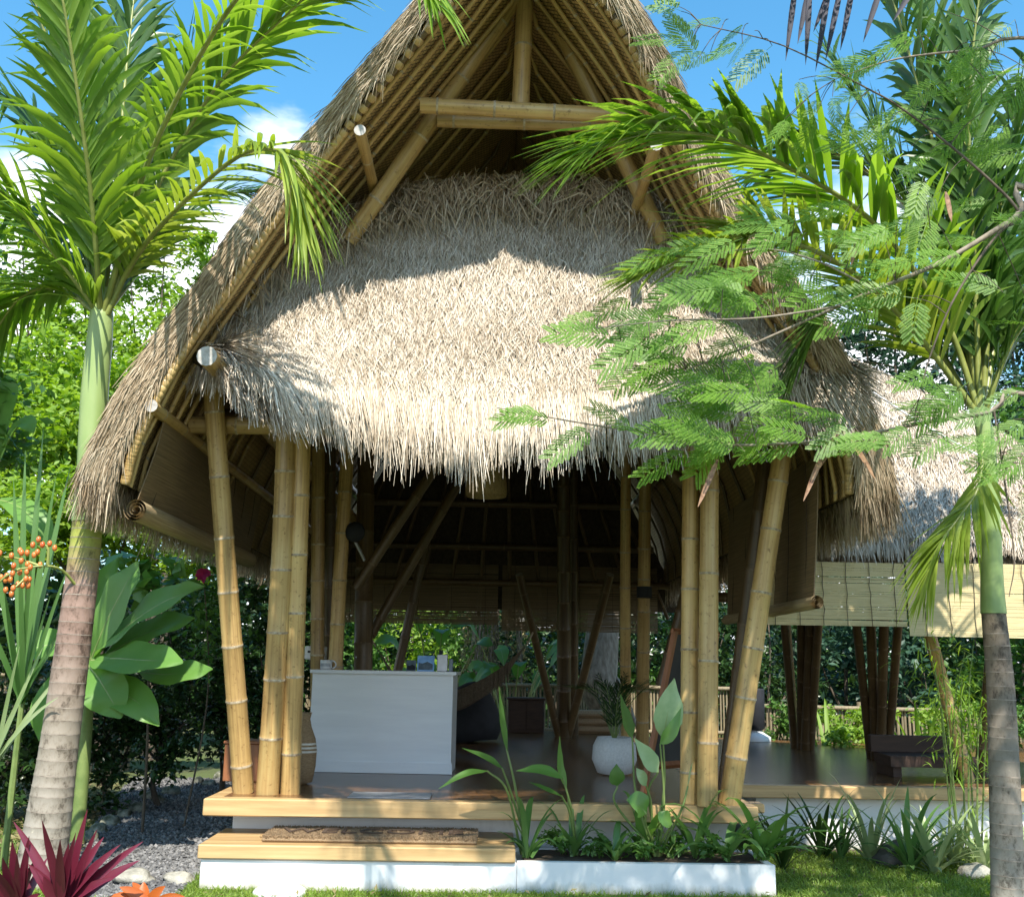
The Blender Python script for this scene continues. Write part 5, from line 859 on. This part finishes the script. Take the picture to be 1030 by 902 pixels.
stalks('heliconia', 'heliconia with one upright leaf and one level leaf in the planter', 'heliconia', 578, 7.7, [([(574, 820, 7.65), (570, 793, 7.6)], [(563, 770, 7.6), (563, 740, 7.6)], .085, M_BROADL, (1, -.8, 0)), ([(575, 815, 7.6), (566, 782, 7.55)], [(545, 774, 7.5), (519, 775, 7.45)], .09, M_BROADL, (0, -.7, .7)), ([(574, 820, 7.6), (565, 800, 7.5)], [(548, 793, 7.45), (532, 786, 7.4)], .06, M_MID, (0, -.5, .9))])
stalks('calathea', 'tall calathea with big pale paddle leaves in the planter', 'calathea', 660, 7.72, [([(668, 790, 7.65), (667, 742, 7.6)], [(672, 715, 7.58), (678, 682, 7.6)], .24, M_PALELEAF, (.4, -1, .1)), ([(640, 800, 7.6), (636, 742, 7.6)], [(630, 725, 7.6), (624, 698, 7.6)], .15, M_MID, (.9, -.7, .1)), ([(652, 800, 7.6), (662, 776, 7.5)], [(652, 762, 7.45), (638, 742, 7.4)], .13, M_PALELEAF, (.3, -1, .2)), ([(668, 810, 7.6), (664, 748, 7.55)], [(676, 735, 7.5), (685, 712, 7.5)], .1, M_BROADL, (-.5, -1, .2)), ([(620, 810, 7.6), (621, 790, 7.6)], [(620, 780, 7.58), (620, 768, 7.58)], .12, M_MID, (.2, -1, .2)), ([(650, 830, 7.55), (650, 818, 7.5)], [(642, 808, 7.45), (630, 804, 7.4)], .18, M_BROADL, (.1, -.9, .5)), ([(672, 835, 7.5), (676, 828, 7.45)], [(668, 822, 7.4), (662, 816, 7.4)], .12, M_BROADL, (.1, -.9, .5)), ([(685, 815, 7.6), (692, 790, 7.6)], [(694, 775, 7.6), (697, 766, 7.6)], .03, M_VARIEG, (1, -.7, 0)), ([(655, 810, 7.6), (650, 790, 7.55)], [(645, 780, 7.5), (640, 772, 7.5)], .08, M_PALELEAF, (.3, -1, .2))])
bush('ground_cover', 'low dark ground cover spread between the planter plants', 'ground cover', PZ(700, 850, .2), [(560, 846, 7.7, .12, .4), (600, 848, 7.65, .12, .4), (640, 848, 7.6, .14, .4), (680, 848, 7.65, .13, .4), (720, 850, 7.6, .14, .4), (755, 850, 7.65, .13, .4)], 1500, .05, M_MID, None, .008, M_STEM)
# bed in front of the second deck
g = 'strappy plants in front of the second deck'
for px, Y, n, h, sp, w, m, lab in ((825, 8.85, 12, .42, .28, .04, M_DEEP, 'dark strappy plant nearest the planter in front of the second deck'), (842, 8.8, 9, .3, .2, .035, M_STRAP, 'small strappy plant between the dark one and the tall bright one'), (872, 8.7, 13, .5, .24, .045, M_VARIEG, 'tall bright pale edged plant in front of the second deck'), (910, 8.35, 14, .46, .32, .05, M_STRAP, 'green strappy plant by the dark rock'), (935, 8.3, 15, .36, .3, .045, M_VARIEG, 'pale edged plant right of the dark rock'), (955, 8.6, 13, .42, .3, .04, M_VARIEG, 'pale edged plant close left of the slim palm trunk'), (985, 8.3, 13, .34, .28, .045, M_VARIEG, 'pale edged plant behind the slim palm trunk'), (1030, 8.4, 12, .36, .3, .04, M_VARIEG, 'pale edged plant right of the slim palm trunk'), (785, 8.3, 10, .4, .26, .03, M_DEEP, 'dark thin leaved plant between planter and second deck')):
    fanlow(px, Y, int(n*1.9), h*1.4, sp*1.6, m, w, 'pale_edged_plant' if m is M_VARIEG else 'strappy_plant', lab, g, z=0.0)
mb = MB(); mb.add([(2.15, 8.1, .003), (5.6, 8.05, .003), (6, 9.33, .003), (2.2, 9.33, .003)], [(0, 1, 2, 3)]); tag(mb.build('soil_bed', M_SOIL), kind='structure')
# young bamboo by the slim palm
yb = thing('young_bamboo', 'young feathery bamboo clump beside the slim palm trunk', 'bamboo', (P(965, 800, 8.6)[0], 8.6, 0)); mb = MB(); ml = MB()
for i in range(9):
    b = A(P(965+rng.uniform(-12, 30), 800, 8.6)[0], 8.6+rng.uniform(-.1, .1), 0); e = P(rng.uniform(905, 1015), rng.uniform(640, 720), 8.4+rng.uniform(-.3, .3)); q = catmull([b, b*.45+e*.55+A(0, 0, .3), e], 14); tube(mb, q, np.linspace(.009, .003, 14), 5)
    for k in range(4, 14):
        for _ in range(5):
            t0 = q[k]+rng.normal(0, .09, 3); d = rng.normal(0, 1, 3)*A(1, 1, .6)-A(0, 0, .2); blade(ml, t0, d, rng.uniform(.09, .17), .014, (0, 0, 1), .3, .2, 3)
part(mb, 'stem', M_STEM, yb); part(ml, 'foliage', M_LIME, yb)
# rocks
def rock(c, r, m, name, label, group=None, sq=.7):
    mb = MB(); a = np.linspace(0, pi, 9); prof = [(max(.001, sin(x)), -cos(x)) for x in a]; lathe(mb, prof, (0, 0, 0), 14); v = mb.v[0]; f = rng.normal(0, 1.8, (3, 3)); ph = rng.uniform(0, 6, 3)
    k = 1+.22*np.sin(v@f+ph).sum(1)[:, None]*.6+.05*np.sin(v*11+ph).sum(1)[:, None]; mb.v[0] = v*k*A(r, r*rng.uniform(.7, 1), r*sq); mb.v[0][:, 2] += r*sq*.4
    return solo(mb, name, m, label, 'rock', (c[0], c[1], 0), group, True)
for px, py, r in ((222, 779, .13), (211, 786, .1), (199, 784, .09), (172, 795, .13), (160, 803, .1), (150, 800, .11), (137, 812, .12), (124, 818, .1), (110, 826, .11), (98, 834, .1), (86, 842, .11), (76, 850, .09), (60, 858, .12)):
    rock(PZ(px, py+4, 0), r*.8, M_MOSS, 'rock', 'rough pale stone edging the grey gravel path', 'stones edging the gravel path')
rock(PZ(180, 888, 0), .12, M_ROCK, 'rock', 'largest pale flat stone at the near end of the gravel path', None, .5); rock(PZ(136, 888, 0), .13, M_ROCK, 'rock', 'pale stone between the orange bromeliad and the gravel path', None, .5)
rock(PZ(902, 870, 0), .17, M_DROCK, 'rock', 'dark rock among the strappy plants at the lawn edge'); rock(PZ(978, 882, 0), .15, M_ROCK, 'rock', 'pale rock at the lawn edge by the slim palm trunk', None, .5)
# fences
def fence(a, b, z, label, n):
    a, b = np.asarray(a, float), np.asarray(b, float); r = thing('bamboo_fence', label, 'fence', (*((a+b)/2), 0)); t_ = unit(b-a); mb = MB(); L_ = np.linalg.norm(b-a); x = 0
    while x < L_:
        w = rng.uniform(.03, .05); p = a+t_*x; tube(mb, [(p[0], p[1], -.02), (p[0], p[1], z*rng.uniform(.95, 1.0))], w/2, 6); x += w+rng.uniform(.004, .03)
    part(mb, 'picket_panel', M_FENCE, r, True)
    for zz in (z*.98, z*.35): mb = MB(); tube(mb, [(*(a-A(0, .05)), zz), (*(b-A(0, .05)), zz+.002)], .035, 8); part(mb, 'rail', M_FENCE, r, True)
    for f_ in np.linspace(0, 1, n):
        p = a+(b-a)*f_+A(0, .07); mb = MB(); tube(mb, [(*p, -.03), (*p, z+.08)], .05, 8); part(mb, 'fence_post', M_FENCE, r, True)
    return r
fence((-3.2, 18.6), (4.6, 18.6), 1.2, 'pale bamboo fence behind the tall pavilion', 6); fence((4.4, 17.4), (12.5, 15.2), .95, 'pale bamboo fence behind the second pavilion', 6); fence((-9, 13.5), (-5.0, 14.8), 1.3, 'pale bamboo fence half hidden behind the left shrubs', 4)
# vegetation behind the pavilions
g = 'shrubs behind the fence'
for px, Y, top, rr, m, n, sz, lab in ((350, 20, 600, .9, M_MID, 3000, .14, 'mid green shrub seen left of the counter through the posts'), (415, 20.5, 610, .9, M_LIME, 3000, .13, 'sunlit shrub seen just above the blue card'), (470, 21, 600, 1.0, M_MID, 3000, .13, 'sunlit shrub behind the hammock'), (560, 20, 590, 1.0, M_DEEP, 3600, .12, 'dark glossy shrub behind the central far posts'), (640, 20, 600, 1.0, M_MID, 3000, .12, 'mid green shrub right of the pale tree trunk'), (700, 20, 600, 1.0, M_DEEP, 3000, .12, 'dark shrub behind the straight right posts'), (770, 19.5, 610, 1.0, M_DEEP, 3000, .12, 'dark shrub right of the leaning front post'), (850, 20, 600, 1.1, M_BLUEG, 3200, .17, 'grey green shrub between the two inner post clusters'), (930, 19, 610, 1.1, M_BLUEG, 3200, .17, 'grey green shrub behind the leaning post of the second pavilion'), (1010, 18.5, 600, 1.1, M_MID, 3200, .15, 'mid green shrub behind the slim palm trunk'), (1090, 18, 600, 1.2, M_MID, 3000, .15, 'mid green shrub at the right border')):
    bush('shrub', lab, 'shrub', (gx(px, Y), Y), [(px, top, Y, rr), (px-30, top+45, Y, rr*.8), (px+30, top+45, Y+.3, rr*.8), (px, top+80, Y-.3, rr*.8), (px-28, top+95, Y, rr*.7), (px+30, top+95, Y, rr*.7)], n, sz, m, g, .05)
for px, Y, lab in ((438, 16.8, 'broad leaved clump left of the grey leaflet holder, beyond the deck'), (515, 17, 'broad leaved clump in front of the far fence by the cabinet')):
    c = A(gx(px, Y), Y, 0); r = thing('broad_leaf_clump', lab, 'plant', tuple(c), 'broad leaved clumps beyond the deck')
    for i in range(9):
        a = i*2.4; b = c+A(cos(a)*.08, sin(a)*.08, 0); top = b+A(cos(a)*.5, sin(a)*.4, rng.uniform(1.0, 2.0)); mb = MB(); q = catmull([b, b*.5+top*.5+A(0, 0, .3), top], 8); tube(mb, q, np.linspace(.02, .01, 8), 5, 1); broad(mb, [top, top+A(cos(a)*.2, sin(a)*.2, .25), top+A(cos(a)*.45, sin(a)*.4, .2)], .26, (-cos(a), -sin(a)-.5, .6), .3, .03, mat=0, ribmat=1, nseg=8, seed=i); part(mb, 'leaf', [M_BANANA, M_BANRIB], r, True)
g = 'bright plants by the second pavilion fence'
for px, Y, lab in ((835, 14.2, 'bright yellow green plant seen between the two inner post clusters'), (930, 13.6, 'bright plant in front of the fence right of the post clusters')):
    fanlow(px, Y, 22, 1.2, .7, M_LIME, .06, 'bright_plant', lab, g, z=0.0)
    bush('leafy_plant', 'low leafy plant at the foot of the '+('bright plant between the post clusters' if px == 835 else 'bright plant right of the post clusters'), 'plant', (gx(px+8, Y), Y-.2), [(px+8, 760, Y-.2, .32), (px+18, 745, Y-.1, .28)], 700, .09, M_LIME, None, .015, M_STEM)
for px, Y, mt_, lab in ((792, 15.2, M_MID, 'low green shrub before the fence, left of the inner post cluster'), (868, 14.8, M_LIME, 'low lime shrub before the fence behind the second post cluster'), (960, 14.2, M_LIME, 'low lime shrub before the fence behind the leaning post'), (1005, 14, M_MID, 'low green shrub before the fence behind the slim palm trunk')):
    bush('low_shrub', lab, 'shrub', (gx(px, Y), Y), [(px, 735, Y, .34), (px-18, 728, Y+.1, .32), (px+18, 722, Y, .34), (px, 712, Y+.1, .3)], 1500, .08, mt_, 'low shrubs before the right fence', .02)
fanlow(775, 15.5, 16, .9, .6, M_DEEP, .06, 'strappy_plant', 'dark arching plant by the fence seen right of the tall planter', g, z=0.0)
# pale old tree and vine curtain beyond the far fence
ot = thing('old_tree', 'pale old tree trunk in sun beyond the far side of the tall pavilion', 'tree', (P(612, 730, 17.6)[0], 17.6, 0)); c = BASE[ot.name]
mb = MB(); tube(mb, catmull([c-A(0, 0, .1), P(612, 712, 17.6), P(602, 690, 17.5), P(604, 660, 17.6), P(607, 610, 17.8), P(600, 520, 18)], 20), np.linspace(.34, .22, 20), 14); v = mb.v[0]; mb.v[0] = v+np.sin(v*7)*.035; part(mb, 'trunk', M_BARK, ot, True)
mb = MB(); tube(mb, catmull([P(604, 665, 17.6), P(625, 690, 17.4), P(640, 730, 17.3)], 8), np.linspace(.05, .03, 8), 6); part(mb, 'aerial_root', M_BARK, ot, True)
mb = MB(); 
for cx, cy, rr in ((600, 500, 1.6), (560, 470, 1.4), (650, 480, 1.5), (690, 440, 1.3), (520, 440, 1.2)): leafcloud(mb, P(cx, cy, 18.4)+rng.normal(0, .5, (1200, 3))*rr*.7, .17, 0, .6)
part(mb, 'crown', M_MID, ot)
vc = thing('vine_curtain', 'dry hanging vine curtain above the hammock, beyond the far fence', 'vine', (gx(497, 19.4), 19.4, 0)); mb = MB()
for i in range(26): x = rng.uniform(-.55, .55); y = rng.uniform(-.2, .2); b = P(497, 690, 19.4)+A(x, y, rng.uniform(-.2, .2)); tube(mb, [b, b+A(rng.normal(0, .08), 0, 1.2), b+A(0, 0, 2.6)], .012, 4)
part(mb, 'stems', M_BARK, vc); mb = MB(); leafcloud(mb, P(497, 650, 19.4)+rng.uniform(-1, 1, (2600, 3))*A(.6, .25, 1.1), .08, 0, 1, .45, .6); part(mb, 'foliage', M_DRYLEAF, vc)
# trees over the roofs on the right and far wood
g = 'trees behind the second pavilion'
bush('tall_tree', 'tall blue green tree above the second roof, left of the slim palm', 'tree', (gx(905, 24), 24), [(900, 330, 24, 1.3), (930, 300, 24.5, 1.2), (870, 345, 24, .9), (945, 370, 24, 1.2), (910, 400, 24, 1.2), (890, 450, 24, 1.2)], 6500, .19, M_BLUEG, g, .12)
bush('tall_tree', 'tall blue green tree above the second roof, right of the slim palm', 'tree', (gx(1030, 23), 23), [(1015, 320, 23, 1.4), (1050, 280, 23, 1.4), (1000, 390, 23, 1.3), (1040, 420, 23, 1.3), (1080, 350, 23, 1.5)], 7000, .19, M_BLUEG, g, .12)
bush('tall_tree', 'green tree filling the gap between the slim palm and the right border', 'tree', (gx(1045, 17), 17), [(1030, 470, 17, .9), (1070, 430, 17, 1.0), (1040, 540, 17, 1.0), (1090, 520, 17, 1.1)], 4500, .15, M_MID, g, .1)
mb = MB()
for i in range(60):
    a = -70+140*i/59; R_ = rng.uniform(34, 46); c = A(R_*sin(radians(a)), R_*cos(radians(a)), rng.uniform(1.2, 2.6)); leafcloud(mb, c+rng.normal(0, 1, (420, 3))*A(1.9, 1.2, 1.5), .55, 0, .8)
for i in range(110):
    a = -62+124*i/109; R_ = rng.uniform(25.5, 28); c = A(R_*sin(radians(a)), R_*cos(radians(a)), 0); h_ = rng.uniform(3.0, 4.6); q = rng.uniform(-1, 1, (420, 3))*A(1.1, .9, .5)+A(0, 0, .5); q[:, 2] *= h_; leafcloud(mb, c+q, .36, 0, .8)
tag(mb.build('far_wood', M_DEEP), kind='stuff', label='distant leafy wood around the garden')
# shade trees at the left, beside the path
bush('shade_tree', 'broad shade tree standing left of the view above the dark shrubs', 'tree', (-6.2, 9.2), [(-130, 300, 9.0, 1.1), (-60, 420, 9.6, .9), (-200, 380, 9, 1.2)], 6000, .13, M_MID, None, .12)
# leaf litter on the soil under the shrubs
N = 2600; q = np.stack([rng.uniform(-6.5, -2.3, N), rng.uniform(8.2, 13, N)], 1); q = q[~inpoly(q, pl)]; N = len(q); mb = MB(); leafcloud(mb, np.concatenate([q, rng.uniform(.012, .03, (N, 1))], 1), .09, 0, .25, .5, 0); tag(mb.build('leaf_litter', M_DRYLEAF), kind='stuff', label='dry leaf litter under the shrubs')
q = np.stack([rng.uniform(-1.9, 5, 90), rng.uniform(6.6, 7.3, 90)], 1); mb = MB(); leafcloud(mb, np.concatenate([q, np.full((90, 1), .045)], 1), .06, 0, .25, .4, 0); tag(mb.build('fallen_leaves', M_DRYLEAF), kind='stuff', label='fallen dry leaves on the lawn')
